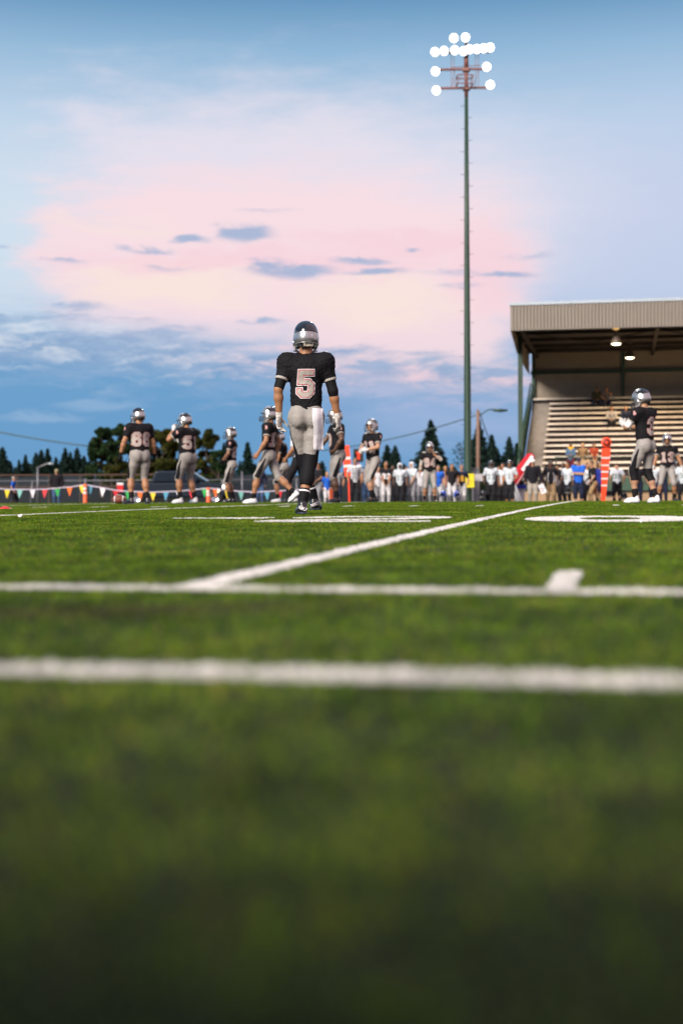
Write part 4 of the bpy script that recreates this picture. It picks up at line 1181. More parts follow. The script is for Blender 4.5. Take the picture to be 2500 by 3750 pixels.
# ================================================================== street furniture far behind
M_WOODP = mat('wood_pole', (.2, .12, .085), rough=.85, var=.25)
M_STL = mat('galvanised', (.17, .17, .19), rough=.45, metal=.3)
c = P(1750, 110, -.23); h = Z(1750, 1501, 110) + .23
up_ = empty('utility_pole', c); tag(up_, 'brown wooden utility pole with a street light arm behind the mast', 'utility pole')
mb = MB(); mb.tube([(0, 0, 0), (0, 0, h)], [.17, .12], 12); mb.build('pole', M_WOODP, up_, True)
ar = [(0, 0, h - .55), (.7 * math.cos(PSI), .7 * math.sin(PSI), h - .05), (1.0, .2, h + .02), (2.2, .43, h - .02)]
mb = MB(); mb.tube([Vector(p) for p in ar], .045, 8); mb.build('lamp_arm', M_GRN, up_, True)
mb = MB(); mb.tube([(1.15, .22, h - .04), (1.7, .33, h - .07), (2.25, .44, h - .05)], [.09, .14, .07], 10); mb.build('lamp_head', M_GRN, up_, True)
c = P(140, 95, -.23); h = Z(140, 1712, 95) + .23
sl_ = empty('street_lamp', c); tag(sl_, 'slim grey street lamp with a bent arm beyond the left fence', 'street lamp')
mb = MB(); mb.tube([(0, 0, 0), (0, 0, h)], [.09, .06], 10); mb.build('pole', M_STL, sl_, True)
mb = MB(); mb.tube([(0, 0, h - .02), (.35, .07, h + .14), (.62, .12, h + .25), (.72, .14, h + .26)], .05, 8); mb.build('lamp_arm', M_STL, sl_, True)
mb = MB(); mb.tube([(.68, .13, h + .25), (.85, .17, h + .25), (1.05, .2, h + .24)], [.05, .09, .05], 8); mb.build('lamp_head', M_FLASH, sl_, True)
def wire(a, b_, sag, r, label):
    a, b_ = Vector(a), Vector(b_); pts = []
    for i in range(25):
        f = i / 24; p = a.lerp(b_, f); p.z -= sag * 4 * f * (1 - f); pts.append(p)
    mb = MB(); mb.tube(pts, r, 5); o = mb.build('overhead_wire', mat('wire_green', (.06, .1, .1), rough=.6), None, True)
    tag(o, label, 'wire'); return o
def PZ(px, py, D): v = P(px, D); v.z = Z(px, py, D); return v
wire(PZ(-420, 1478, 150), PZ(330, 1634, 150), .5, .07, 'overhead wire crossing the sky at the left above the dark firs')
wire(PZ(1748, 1520, 110), PZ(1180, 1650, 130), .35, .05, 'overhead wire running left from the wooden utility pole')
wire(PZ(1756, 1512, 110), PZ(1815, 1680, 125), .0, .04, 'guy wire slanting down right of the wooden utility pole')

# chain-link fence on the left: real wires, posts and rails
def fence(pa, pb, h, label, posts, dark=False):
    a, b_ = Vector(pa), Vector(pb); e = empty('chain_link_fence', a); tag(e, label, 'fence')
    d = b_ - a; L = d.length; d.normalize(); up = Vector((0, 0, 1)); nrm = d.cross(up)
    mb = MB(); s = .11; w = .0022
    k = -h
    while k < L:
        for sg in (1, -1):
            x0, x1 = (k, k + h) if sg > 0 else (k + h, k); z0, z1 = 0.0, h
            lo_, hi_ = 0.0, 1.0
            for lim in (0.0, L):
                pass
            f0 = 0.0; f1 = 1.0
            if x1 != x0:
                ta, tb = (0 - x0) / (x1 - x0), (L - x0) / (x1 - x0)
                f0, f1 = max(0, min(ta, tb)), min(1, max(ta, tb))
            if f1 <= f0: continue
            p, q = d * (x0 + (x1 - x0) * f0) + up * (h * f0), d * (x0 + (x1 - x0) * f1) + up * (h * f1)
            o_ = (up * .7 - d * .7 * sg) * w; n_ = nrm * .002 * sg
            mb.add([p - o_ + n_, p + o_ + n_, q + o_ + n_, q - o_ + n_], [(0, 1, 2, 3)])
        k += s
    m_ = mb.build('wire_mesh', mat('fence_wire', (.035, .037, .042), rough=.6), e); m_['kind'] = 'stuff'
    for z in (h, .08):
        mb = MB(); mb.tube([up * z, d * L + up * z], .024, 6); mb.build('rail', M_STL, e, True)
    for f, lean, ph in posts:
        mb = MB(); mb.tube([d * L * f, d * L * f + up * ph + d * lean], .042, 8); mb.build('post', M_STL, e, True)
fa, fb = P(-150, 76, -.23), P(1230, 74, -.23)
Lf = (fb - fa).length
def ff(px): return (px + 150) / 1380.0
fence(fa, fb, 1.32, 'long grey chain-link fence behind the left sideline', [(ff(x), l, h) for x, l, h in [(-100, 0, 1.35), (118, .12, 1.3), (312, .18, 1.42), (322, 0, 1.42), (620, 0, 1.35), (822, 0, 1.35), (894, 0, 1.75), (1090, 0, 1.4), (1220, 0, 1.4)]])
fence(P(1560, 65, -.23), P(1880, 64.6, -.23), 1.3, 'short green chain-link fence beside the floodlight mast', [(f, 0, 1.32) for f in (0, .35, .7, 1)])

# pennant line with its orange stakes
PEN = 60.0
M_CORD = mat('cord', (.55, .5, .6), rough=.7)
M_OR = mat('stake_orange', (.8, .11, .02), rough=.5); M_ORR = mat('reflective_white', (.72, .7, .68), rough=.4)
nodes = [(-250, 1772), (-60, 1786), (40, 1793), (166, 1792), (256, 1784), (313, 1775), (377, 1787), (440, 1798), (560, 1803), (660, 1799), (763, 1788), (880, 1800), (940, 1802), (1075, 1795), (1180, 1790)]
def pen_y(px):
    xs_ = [n_[0] for n_ in nodes]; return float(np.interp(px, xs_, [n_[1] for n_ in nodes]))
ln = empty('pennant_line', P(313, PEN, -.23)); tag(ln, 'string of coloured triangular pennants along the far left of the field', 'pennants')
off = ln.location
mb = MB(); mb.tube([PZ(px, pen_y(px), PEN) - off for px in range(-250, 1181, 22)], .024, 6); mb.build('cord', M_CORD, ln, True)
pc = dict(y=(.75, .55, .01), t=(.16, .42, .38), w=(.74, .72, .76), r=(.6, .02, .03), o=(.8, .14, .01), b=(.07, .28, .42), g=(.03, .38, .08))
for px_, k_ in [(-160, 'r'), (-112, 'o'), (-66, 'w'), (-18, 'g'), (29, 'y'), (75, 't'), (121, 'w'), (166, 'r'), (211, 'g'), (256, 'o'), (301, 'y'), (331, 'b'), (378, 'w'), (425, 'r'), (470, 'g'), (514, 'o'), (561, 'y'), (609, 'b'), (656, 'w'), (702, 'r'), (750, 'g'), (789, 'o'), (834, 'y'), (883, 't'), (929, 'w'), (977, 'b'), (1024, 'r'), (1071, 'o'), (1118, 'y')]:
    p = PZ(px_, pen_y(px_), PEN) - off; rgt = Vector((math.cos(PSI), math.sin(PSI), 0)); n_ = Vector((-rgt.y, rgt.x, 0))
    sw = random.uniform(-.03, .03); w_ = .125; mb = MB()
    tri = [p - rgt * w_, p + rgt * w_, p + rgt * sw + n_ * random.uniform(-.05, .05) + Vector((0, 0, -.385))]
    mb.add([q - n_ * .003 for q in tri] + [q + n_ * .003 for q in tri], [(0, 1, 2), (5, 4, 3), (0, 3, 4, 1), (1, 4, 5, 2), (2, 5, 3, 0)])
    mb.build('pennant', mat('pennant_' + k_, pc[k_], rough=.55, var=.06), ln)
for px_, top, lab in ((313, 1772, 'left-hand orange stake with white bands holding up the pennant string'), (763, 1786, 'orange stake holding up the pennant string in front of the pickup truck')):
    p = P(px_, PEN - .15, -.23); hh = Z(px_, top, PEN) + .23
    e = empty('marker_stake', p); tag(e, lab, 'stake', 'orange stakes of the pennant string')
    mb = MB(); mb.lathe([(.0, 0), (.1, 0), (.085, .05), (.07, hh * .97), (.05, hh), (.0, hh)], 12); mb.build('tube', M_OR, e, True)
    for z in (hh * .58, hh * .75):
        mb = MB(); mb.lathe([(.078, z), (.0775, z + .09)], 12); mb.build('band', M_ORR, e, True)

# ================================================================== pickup truck
tr = empty('pickup_truck', P(632, 68, -.23), PSI); tag(tr, 'dark blue pickup truck parked behind the pennant string with its headlights lit', 'pickup truck')
k_ = F / 68
def tx(px): return (px - 632) / k_
def tz(py): return Z(632, py, 68) + .23
M_CARP = mat('truck_paint', (.005, .011, .022), rough=.45, spec=.25, coat=.05, var=.05)
M_GLS = mat('truck_glass', (.006, .012, .022), rough=.35, spec=.25, var=.02)
M_TYRE = mat('tyre', (.012, .012, .012), rough=.8); M_CHR = mat('chrome', (.6, .6, .62), rough=.15, metal=.9)
ww = 1.9
def slab(poly, y0, y1, inset=.0):
    mb = MB(); mb.prism([(tx(a), tz(b_)) for a, b_ in poly], y0, y1, 'y'); return mb
low = [(438, 1812), (438, 1769), (552, 1766), (556, 1768), (720, 1766), (745, 1765), (800, 1771), (826, 1779), (833, 1790), (833, 1815), (815, 1818), (800, 1800), (774, 1800), (760, 1822), (530, 1822), (514, 1800), (486, 1800), (472, 1818)]
mb = slab(low, 0, ww)
body_ = mb.build('body', M_CARP, tr)
bm_ = body_.modifiers.new('bevel', 'BEVEL'); bm_.width = .06; bm_.segments = 3; bm_.limit_method = 'ANGLE'
cabp = [(553, 1767), (556, 1758), (566, 1730), (575, 1724), (690, 1724), (712, 1734), (752, 1766)]
cb = slab(cabp, .12, ww - .12).build('cab', M_CARP, tr); bm_ = cb.modifiers.new('bevel', 'BEVEL'); bm_.width = .07; bm_.segments = 3
for poly in ([(562, 1763), (571, 1733), (578, 1729), (622, 1729), (622, 1763)], [(629, 1763), (629, 1729), (676, 1729), (694, 1737), (720, 1763)]):
    slab(poly, .095, .115).build('side_window', M_GLS, tr)
mb = MB(); q = [(tx(698), tz(1728)), (tx(756), tz(1764))]
mb.bar(((q[0][0]), ww / 2, q[0][1] + .03), (q[1][0], ww / 2, q[1][1] + .03), 1.5, .03, up=(.6, 0, .8)); mb.build('windscreen', mat('truck_screen', (.07, .2, .27), rough=.2, coat=.1, var=.02), tr)
for wx in (500, 787):
    e_ = MB(); e_.lathe([(.2, -.13), (.36, -.13), (.4, -.08), (.4, .08), (.36, .13), (.2, .13)], 24, rot=Matrix.Rotation(math.pi / 2, 3, 'X')); w_ = e_.build('wheel', M_TYRE, tr, True); w_.location = (tx(wx), .16, .4)
    e_ = MB(); e_.lathe([(.0, .1), (.08, .12), (.2, .1), (.22, .135), (.23, .12)], 20, rot=Matrix.Rotation(math.pi / 2, 3, 'X')); e_.build('rim', M_CHR, w_, True)
    w2 = w_.copy(); COL.objects.link(w2); w2.location = (tx(wx), ww - .16, .4)
M_HEAD = mat('headlight_glow', (.9, .85, .75), emit=(1, .88, .62), estr=2.2)
for yy, py_ in ((.12, 1783), (ww - .3, 1783)):
    mb = MB(); mb.box((tx(822), yy, tz(py_)), (.2, .3, .18)); hl = mb.build('headlight', M_HEAD if yy < .5 else M_CHR, tr); bm_ = hl.modifiers.new('bevel', 'BEVEL'); bm_.width = .05; bm_.segments = 2
mb = MB(); mb.lathe([(.0, .02), (.09, .02), (.1, -.05), (.0, -.05)], 14, c=(tx(797), -.03, tz(1797)), rot=Matrix.Rotation(math.pi / 2, 3, 'X')); mb.build('fog_lamp', M_HEAD, tr, True)
mb = MB(); mb.box((tx(829), ww / 2, tz(1806)), (.16, ww * .98, .16)); mb.build('bumper', M_CHR, tr)
mb = MB(); mb.box((tx(831), ww / 2, tz(1787)), (.06, 1.1, .24)); mb.build('grille', M_CHR, tr)
mb = MB(); mb.box((tx(441), .02, tz(1788)), (.3, .12, .34)); mb.build('taillight', mat('taillight_red', (.6, .03, .03), rough=.2, coat=.5), tr)
mb = MB(); mb.box((tx(441), .02, tz(1771)), (.3, .125, .1)); mb.build('reversing_lamp', mat('lamp_white', (.75, .72, .74), rough=.3), tr)
mb = MB(); mb.box((tx(716), -.1, tz(1757)), (.14, .22, .2)); mb.build('mirror', M_CARP, tr)

# ================================================================== field markers and small things
p = P(2219, 53.5, -.2); ztop = Z(2219, 1602, 53.5) - p.z
ym = empty('yard_marker', p, PSI); tag(ym, 'tall tapered orange sideline marker with white bands and a round target top', 'marker')
M_ORB = mat('marker_orange', (.95, .06, .012), rough=.5, var=.05)
zc = ztop - .19
mb = MB(); mb.prism([(.0, 0), (.11, .0), (.35, zc - .22), (0.02, zc - .22)], -.06, .06, 'y'); q = mb.build('board', M_ORB, ym); q.location.x = -.19
mb = MB(); mb.lathe([(.0, .06), (.185, .06), (.19, .04), (.19, -.04), (.185, -.06), (0, -.06)], 28, c=(0, 0, zc), rot=Matrix.Rotation(math.pi / 2, 3, 'X')); mb.build('disc', M_ORB, ym, True)
mb = MB(); mb.lathe([(.06, .066), (.13, .066), (.13, -.066), (.06, -.066)], 28, c=(0, 0, zc), rot=Matrix.Rotation(math.pi / 2, 3, 'X')); mb.build('ring', mat('ring_black', (.015, .012, .012)), ym, True)
for py_ in (1677, 1704, 1728, 1753, 1778):
    z = Z(2219, py_, 53.5) - p.z; f = z / (zc - .22); w_ = .11 + .24 * f
    mb = MB(); mb.box((-.19 + .01 * f + w_ / 2, -.0, z), (w_ + .012, .132, .05)); mb.build('band', M_ORR, ym)
mb = MB(); mb.box((.22, 0, .05), (.6, .28, .1)); mb.build('foot', M_ORB, ym)
p = P(1281, 54, -.2); z0 = Z(1281, 1745, 54) - p.z; z1 = Z(1276, 1632, 54) - p.z
fm = empty('first_down_marker', p, PSI); tag(fm, 'slanting orange and white first-down stick behind the arm of a player', 'marker')
mb = MB(); mb.bar((-.05, 0, z0), (-.16, 0, z1), .28, .1, up=(0, 1, 0)); mb.build('stick', M_ORB, fm)
for f in (.3, .55):
    mb = MB(); mb.bar((-.05 - .11 * f, 0, z0 + (z1 - z0) * f), (-.05 - .11 * (f + .08), 0, z0 + (z1 - z0) * (f + .08)), .286, .106, up=(0, 1, 0)); mb.build('band', M_ORR, fm)
mb = MB(); mb.bar((-.02, 0, 0), (-.05, 0, z0), .05); mb.build('pole', M_ORB, fm)
p = P(1313, 54.5, -.2); zb = Z(1313, 1668, 54.5) - p.z
db = empty('down_box', p, PSI); tag(db, 'black down indicator box showing an orange figure 1 on a pole', 'down indicator')
mb = MB(); mb.box((0, 0, zb), (.38, .14, .5)); mb.build('box', mat('box_black', (.015, .015, .015)), db)
mb = MB(); mb.bar((0, 0, 0), (0, 0, zb - .25), .05); mb.build('pole', M_ORB, db)
mb = MB(); mb.box((0, -.075, zb - .01), (.11, .012, .3)); mb.box((-.065, -.075, zb + .1), (.05, .012, .07)); mb.build('figure', M_ORB, db)

def football(p, label, rz):
    e = empty('football', p, rz); tag(e, label, 'football')
    pr = [(.0001 + .086 * math.cos(a) ** 1.15 if abs(a) < 1.56 else .0001, .142 * math.sin(a)) for a in np.linspace(-1.57, 1.57, 17)]
    q = Matrix.Rotation(math.pi / 2, 3, 'Y')
    mb = MB(); mb.lathe(pr, 20, c=(0, 0, .088), rot=q); mb.build('bladder_cover', mat('leather_brown', (.17, .045, .025), rough=.5, bump=.3, bscale=300), e, True)
    for sx in (-1, 1):
        mb = MB(); mb.lathe([(.0735, .072 * sx), (.066, .088 * sx)], 20, c=(0, 0, .088), rot=q); mb.build('stripe', M_WHT, e, True)
    mb = MB(); mb.box((0, -.012, .175), (.1, .008, .005))
    for x in np.linspace(-.045, .045, 7): mb.box((x, -.012, .176), (.006, .03, .006))
    mb.build('lacing', M_WHT, e)
football(P(437, 27.9), 'brown football with white stripes lying on the turf beside player 66', PSI)
e = tag(obj('marker_disc', (lambda m_: (m_.lathe([(.0, .03), (.02, .032), (.045, .02), (.08, .004), (.082, .0), (0, 0)], 20), m_)[1])(MB()).mesh('marker_disc', True), mat('disc_red', (.55, .03, .03), rough=.5)), 'flat red marker disc lying on the turf at the far left', 'marker')
q = P(20, 17.6); e.location = (q.x, q.y, q.z + .012)
v_, f_ = surface([Eo((0, 0, .02), (.02, .014, .016), k=.01), Eo((.015, .008, .03), (.012, .012, .014), k=.006), Eo((-.014, -.004, .026), (.011, .012, .01), k=.004)], .004)
for px_, D_, sc_, lab in ((75, 11.3, 0.75, 'crumpled white paper scrap on the turf at the left'), (2345, 8.6, .45, 'tiny white scrap on the turf below the zero on the right')):
    o = obj('paper_scrap', np_mesh('paper_scrap', v_, f_, 4, False), M_WHT); q = P(px_, D_); o.location = (q.x, q.y, q.z + .01); o.scale = (sc_,) * 3; tag(o, lab, 'litter', 'paper scraps on the turf')

# ================================================================== trees
def leaf_mat(name, c, c2):
    m = bpy.data.materials.new(name); m.use_nodes = True; t = m.node_tree; b = t.nodes['Principled BSDF']
    b.inputs['Roughness'].default_value = .6; b.inputs['Specular IOR Level'].default_value = .08
    ob = t.nodes.new('ShaderNodeTexCoord'); n_ = t.nodes.new('ShaderNodeTexNoise'); n_.inputs['Scale'].default_value = 1.2; n_.inputs['Detail'].default_value = 6; n_.inputs['Roughness'].default_value = .7
    t.links.new(ob.outputs['Object'], n_.inputs['Vector'])
    cr_ = t.nodes.new('ShaderNodeValToRGB'); cr_.color_ramp.elements[0].position = .35; cr_.color_ramp.elements[1].position = .68
    cr_.color_ramp.elements[0].color = (*c, 1); cr_.color_ramp.elements[1].color = (*c2, 1)
    t.links.new(n_.outputs['Fac'], cr_.inputs[0]); t.links.new(cr_.outputs[0], b.inputs['Base Color'])
    return m
M_FIR = leaf_mat('fir_needles', (.008, .019, .017), (.018, .038, .026)); M_LEAF = leaf_mat('leaves_green', (.009, .024, .011), (.026, .05, .015)); M_OLIVE = leaf_mat('leaves_olive', (.02, .027, .006), (.058, .06, .012))
M_BARK = mat('bark', (.07, .05, .038), rough=.9)
def leaf_cloud(c, n_, size, r_):
    """n random leaf quads round the given centres"""
    k = len(c); t1 = r_.normal(size=(k, 3)); t1 /= np.linalg.norm(t1, axis=1)[:, None]; t2 = r_.normal(size=(k, 3)); t2 = np.cross(t1, t2); t2 /= np.linalg.norm(t2, axis=1)[:, None]
    s_ = size * (.5 + r_.random((k, 1)))
    v = np.stack([c - t1 * s_ * .5, c + t2 * s_ * .32, c + t1 * s_ * .5, c - t2 * s_ * .32], 1)
    return v.reshape(-1, 3), np.arange(k * 4).reshape(-1, 4)
def conifer_mesh(seed, h, r0, lean=0):
    r_ = np.random.default_rng(seed); cs = []
    z = h * .06
    while z < h:
        f = z / h; rr_ = r0 * (1 - f) ** .85 * (.75 + .45 * r_.random()) + .06
        nb = max(3, int(7 * (1 - f) + 3)); a0 = r_.random() * 6.28
        for k in range(nb):
            a = a0 + 6.283 * k / nb + r_.normal() * .25; L = rr_ * (.6 + .55 * r_.random())
            n_ = int(14 + 34 * L); t_ = r_.random(n_) ** .7
            x = np.cos(a) * t_ * L; y = np.sin(a) * t_ * L; zz_ = z - .28 * L * t_ + .12 * L * t_ ** 2 + r_.normal(size=n_) * .06 * h / 12
            w_ = (.05 + .16 * L * (1 - t_ * .6)); cs.append(np.stack([x + r_.normal(size=n_) * w_, y + r_.normal(size=n_) * w_, zz_ - abs(r_.normal(size=n_)) * .1 * L], 1))
        z += h * .026 * (1.2 - .5 * f)
    c = np.concatenate(cs); c[:, 0] += lean * c[:, 2]
    v, f = leaf_cloud(c, 1, .042 * h, r_)
    return np_mesh('crown', v, f, 4, False)
def trunk_mesh(h, r0):
    mb = MB(); mb.tube([(0, 0, 0), (.02 * h, 0, h * .3), (0, .01 * h, h * .65), (0, 0, h * .97)], [r0, r0 * .75, r0 * .4, r0 * .06], 8); return mb.mesh('trunk', True)
FIRS = [(conifer_mesh(i + 1, 10, w), trunk_mesh(10, .17)) for i, w in enumerate((2.3, 2.9, 2.0, 2.6, 3.3))]
def fir(px, py, D, k, label, wid=1.0, grp='dark firs on the skyline'):
    h = Z(px, py, D) + .23; s = h / 10
    e = empty('fir_tree', P(px, D, -.23), random.random() * 6); tag(e, label, 'tree', grp); e.scale = (s * wid, s * wid, s)
    obj('trunk', FIRS[k][1], M_BARK, e); obj('crown', FIRS[k][0], M_FIR, e)
for px_, py_, D_, k_, w_, lab in [(12, 1640, 175, 1, 1.2, 'ragged fir at the far left edge of the picture'), (40, 1690, 185, 0, 1, 'low fir second from the left edge'), (72, 1686, 182, 2, 1, 'slim fir behind the boy in blue'),
        (96, 1668, 178, 0, 1, 'narrow pointed fir left of the grey street lamp'), (134, 1660, 182, 3, 1.0, 'fir rising right behind the grey street lamp'), (154, 1650, 176, 1, 1.0, 'twin-looking fir with the left spire of the pair beyond the street lamp'),
        (177, 1645, 180, 2, 1.1, 'fir with the right spire of the pair beyond the street lamp'), (207, 1676, 184, 0, 1, 'short fir directly above the man in the dark jacket'), (241, 1643, 177, 3, 1.0, 'tall fir just right of the man in the dark jacket'),
        (260, 1658, 183, 2, 1, 'slim fir between two taller firs left of the broadleaf trees'), (285, 1643, 178, 1, 1.0, 'bushy fir touching the left side of the broadleaf trees'), (310, 1672, 186, 0, 1.2, 'fir half hidden by the left broadleaf tree'),
        (822, 1625, 190, 4, .8, 'blue-dark fir left of the smallest player'), (908, 1622, 180, 2, 1.2, 'pointed fir standing alone between two players on the left'), (880, 1690, 184, 4, .9, 'low fir behind the player with hands on his hips'),
        (1010, 1700, 190, 3, 1.1, 'low fir behind the striding player'), (1180, 1690, 190, 1, 1.2, 'low fir seen right of the hero player\'s legs'), (1275, 1690, 188, 4, 1, 'low fir behind the orange first-down stick'),
        (1418, 1632, 186, 0, 1.2, 'fir just right of the player with gloved hands together'), (1447, 1634, 186, 3, 1.1, 'second of two equal firs right of the player with gloved hands together'), (1480, 1700, 190, 1, 1.1, 'small fir between the firs pair and the big fir'),
        (1577, 1543, 168, 4, 1.0, 'biggest dark fir behind the player with a hand at his face'), (1535, 1690, 172, 1, 1.1, 'low fir at the left foot of the biggest fir'), (1630, 1680, 172, 3, 1.1, 'low fir at the right foot of the biggest fir'),
        (1753, 1540, 165, 4, .75, 'tall fir right behind the wooden utility pole'), (1800, 1596, 175, 0, 1.1, 'slim fir between the utility pole and the grandstand'), (1822, 1650, 178, 3, 1.1, 'low fir filling the gap beside the grandstand'),
        (1864, 1602, 172, 1, .9, 'pointed fir close to the grandstand'), (1893, 1625, 176, 2, 1.2, 'fir half hidden by the grandstand column')]:
    fir(px_, py_, D_, k_, lab, w_)
for i, (px_, py_) in enumerate([(-30, 1650), (26, 1700), (58, 1712), (112, 1700), (122, 1708), (166, 1700), (192, 1692), (224, 1690), (272, 1690), (297, 1688), (330, 1690), (1400, 1690), (1432, 1700), (1462, 1690), (1500, 1715), (1555, 1700), (1606, 1690), (1735, 1640), (1772, 1650), (1786, 1668), (1842, 1668), (1880, 1668), (1300, 1705), (1235, 1712), (1140, 1718), (960, 1712), (935, 1700), (850, 1690)]):
    fir(px_, py_, 192 + (i % 3) * 4, i % 5, 'low dark fir in the back row filling a gap between taller firs', 1.25, 'low firs filling the back row of the skyline')
def broadleaf_mesh(seed, h, w, lumps, size):
    r_ = np.random.default_rng(seed); cs = []
    for k in range(lumps):
        z = h * (.18 + .78 * r_.random() ** .8); f = z / h; rad = w * (1 - (abs(f - .45) / .62) ** 2) ** .5 if abs(f - .45) < .62 else .1
        a = r_.random() * 6.283; q = rad * (.35 + .6 * r_.random()); lr = w * (.16 + .2 * r_.random()) * (.7 if f > .8 else 1)
        n_ = int(330 * (.6 + r_.random())); d = r_.normal(size=(n_, 3)); d /= np.linalg.norm(d, axis=1)[:, None]
        cs.append(np.array([math.cos(a) * q, math.sin(a) * q, z]) + d * (lr * r_.random((n_, 1)) ** .4) * np.array([1, 1, .8]))
    c = np.concatenate(cs); v, f = leaf_cloud(c, 1, size, r_)
    return np_mesh('crown', v, f, 4, False)
def limbs_mesh(seed, h, w):
    r_ = np.random.default_rng(seed + 50); mb = MB(); mb.tube([(0, 0, 0), (.05, 0, h * .3), (0, .1, h * .85)], [.03 * h, .022 * h, .006 * h], 8)
    for k in range(9):
        a = k * 2.4; z = h * (.22 + .06 * k); q = w * .75; mb.tube([(0, 0, z), (math.cos(a) * q * .5, math.sin(a) * q * .5, z + h * .1), (math.cos(a) * q, math.sin(a) * q, z + h * .2)], [.011 * h, .007 * h, .003 * h], 6)
    return mb.mesh('trunk', True)
def broad(px, py, D, wpx, m, seed, lumps, label, cat='tree', size=.27, name='broadleaf_tree'):
    h = Z(px, py, D) + .23; w = wpx / F * D
    e = empty(name, P(px, D, -.23)); tag(e, label, cat, 'broadleaf trees behind the fence')
    obj('trunk', limbs_mesh(seed, h, w), M_BARK, e); obj('crown', broadleaf_mesh(seed, h, w, lumps, size), m, e)
broad(372, 1562, 128, 58, M_LEAF, 11, 60, 'dark green broadleaf tree left of player 66')
broad(440, 1548, 134, 58, M_LEAF, 12, 60, 'tallest dark green broadleaf tree right behind player 66')
broad(575, 1572, 126, 82, M_OLIVE, 13, 80, 'wide olive tree between player 66 and the player with his hand raised')
broad(655, 1610, 130, 60, M_OLIVE, 14, 50, 'olive tree mostly hidden by the player with his hand raised')
broad(755, 1566, 126, 66, M_OLIVE, 15, 38, 'loose olive tree right of the player with his hand raised', size=.25)
broad(800, 1650, 124, 45, M_LEAF, 16, 30, 'small dark green tree at the right end of the olive trees')
broad(425, 1668, 112, 40, M_OLIVE, 17, 30, 'low yellow-green bush at the feet of the tall green trees', 'bush', .24, 'bush')
broad(495, 1700, 110, 45, M_OLIVE, 18, 26, 'low olive bush behind the legs of player 66', 'bush', .24, 'bush')
broad(1640, 1715, 120, 46, M_LEAF, 19, 30, 'low green bush left of the foot of the floodlight mast', 'bush', .24, 'bush')
broad(1335, 1715, 150, 60, M_LEAF, 20, 30, 'low green bush behind the crowd left of the gloved player', 'bush', .4, 'bush')
broad(1800, 1725, 125, 60, M_LEAF, 21, 30, 'low green bush behind the white team right of the mast', 'bush', .35, 'bush')
# a bare young tree beside the mast
h = Z(1690, 1625, 115) + .23
e = empty('bare_tree', P(1688, 115, -.23)); tag(e, 'sparse young tree with few leaves left of the floodlight mast', 'tree')
mb = MB(); mb.tube([(0, 0, 0), (.05, 0, h * .5), (0, 0, h)], [.09, .06, .015], 7)
tips = []
for k in range(16):
    a = k * 2.4; z = h * (.3 + .043 * k); L = 1.0 - .04 * k; q = Vector((math.cos(a) * L * .8, math.sin(a) * L * .8, z + L * .5)); mb.tube([(0, 0, z), q], [.025, .008], 5); tips.append(q)
mb.build('trunk', M_BARK, e, True)
r_ = np.random.default_rng(5); c_ = np.concatenate([np.array(q) + r_.normal(size=(16, 3)) * .2 for q in tips]); v, f = leaf_cloud(c_, 1, .2, r_); obj('crown', np_mesh('crown', v, f, 4, False), M_FIR, e)

# low bank that closes the view under the trees
mb = MB(); xs_ = np.linspace(-180, 140, 41)
for k, (yy, zz_) in enumerate([(118, -.3), (126, 1.2), (140, 2.2), (200, 2.6)]):
    for x in xs_: mb.v.append((x, yy, zz_ + (math.sin(x * .31) * .35 + math.sin(x * .83 + 2) * .2) * min(k, 1)))
mb.f = [(k * 41 + i, k * 41 + i + 1, (k + 1) * 41 + i + 1, (k + 1) * 41 + i) for k in range(3) for i in range(40)]
tag(mb.build('hills', leaf_mat('bank_scrub', (.008, .011, .009), (.02, .019, .014)), None, True), kind='structure')
# rusty rails of a second fence far left
e = empty('rail_fence', P(-60, 100, -.23)); tag(e, 'rusty brown rail fence on the bank beyond the chain-link fence', 'fence')
for z in (1.78, .95):
    mb = MB(); a = P(-300, 100, z) - e.location; b_ = P(620, 100, z) - e.location; mb.bar(a, b_, .07, .09); mb.build('rail', mat('rust_rail', (.08, .04, .03), rough=.8), e)
for px_ in range(-280, 640, 115):
    mb = MB(); a = P(px_, 100, -.23) - e.location; mb.bar(a, a + Vector((0, 0, 1.95)), .07); mb.build('post', M_BARK, e)

# ================================================================== the players
hero = person(1121, 13.05, 0, 1.755, 'football player in number 5 black jersey walking away with a white towel, nearest and sharpest', 'players in black jerseys', b=.95, skin='tan', vox=.0068,
              pose=dict(hip=.93, hipx=.005, lean=1, side=0, twist=-2, ank=[(.085, .26, .085), (-.035, -.06, .085)], toe=[-14, 10], tpitch=[0, 0], knee=[(-.45, 1, 0), (.1, 1, 0)],
                        wr=[(-.255, .0, -.015), (.295, .05, -.03)], elb=[(-.6, -.8, 0), (.5, -.9, 0)], head=(5, -2, 0), curl=[.5, .55], palm=[(.6, -.6, 0), (-.5, .3, 0)]),
              nback='5', numh=.252, numz=.28, lay=[(.275, .045, M_WHT), (.225, .02, M_RED), (.172, -.006, M_NUM)], gloves=M_GLOVE, armsleeve=[.98, 1.22], sleeve=.5,
              legsleeve=(0, .55), sock=.62, pantlow=.16, hero=True, hemtilt=-.08, dz=.003, smooth_leg=True)
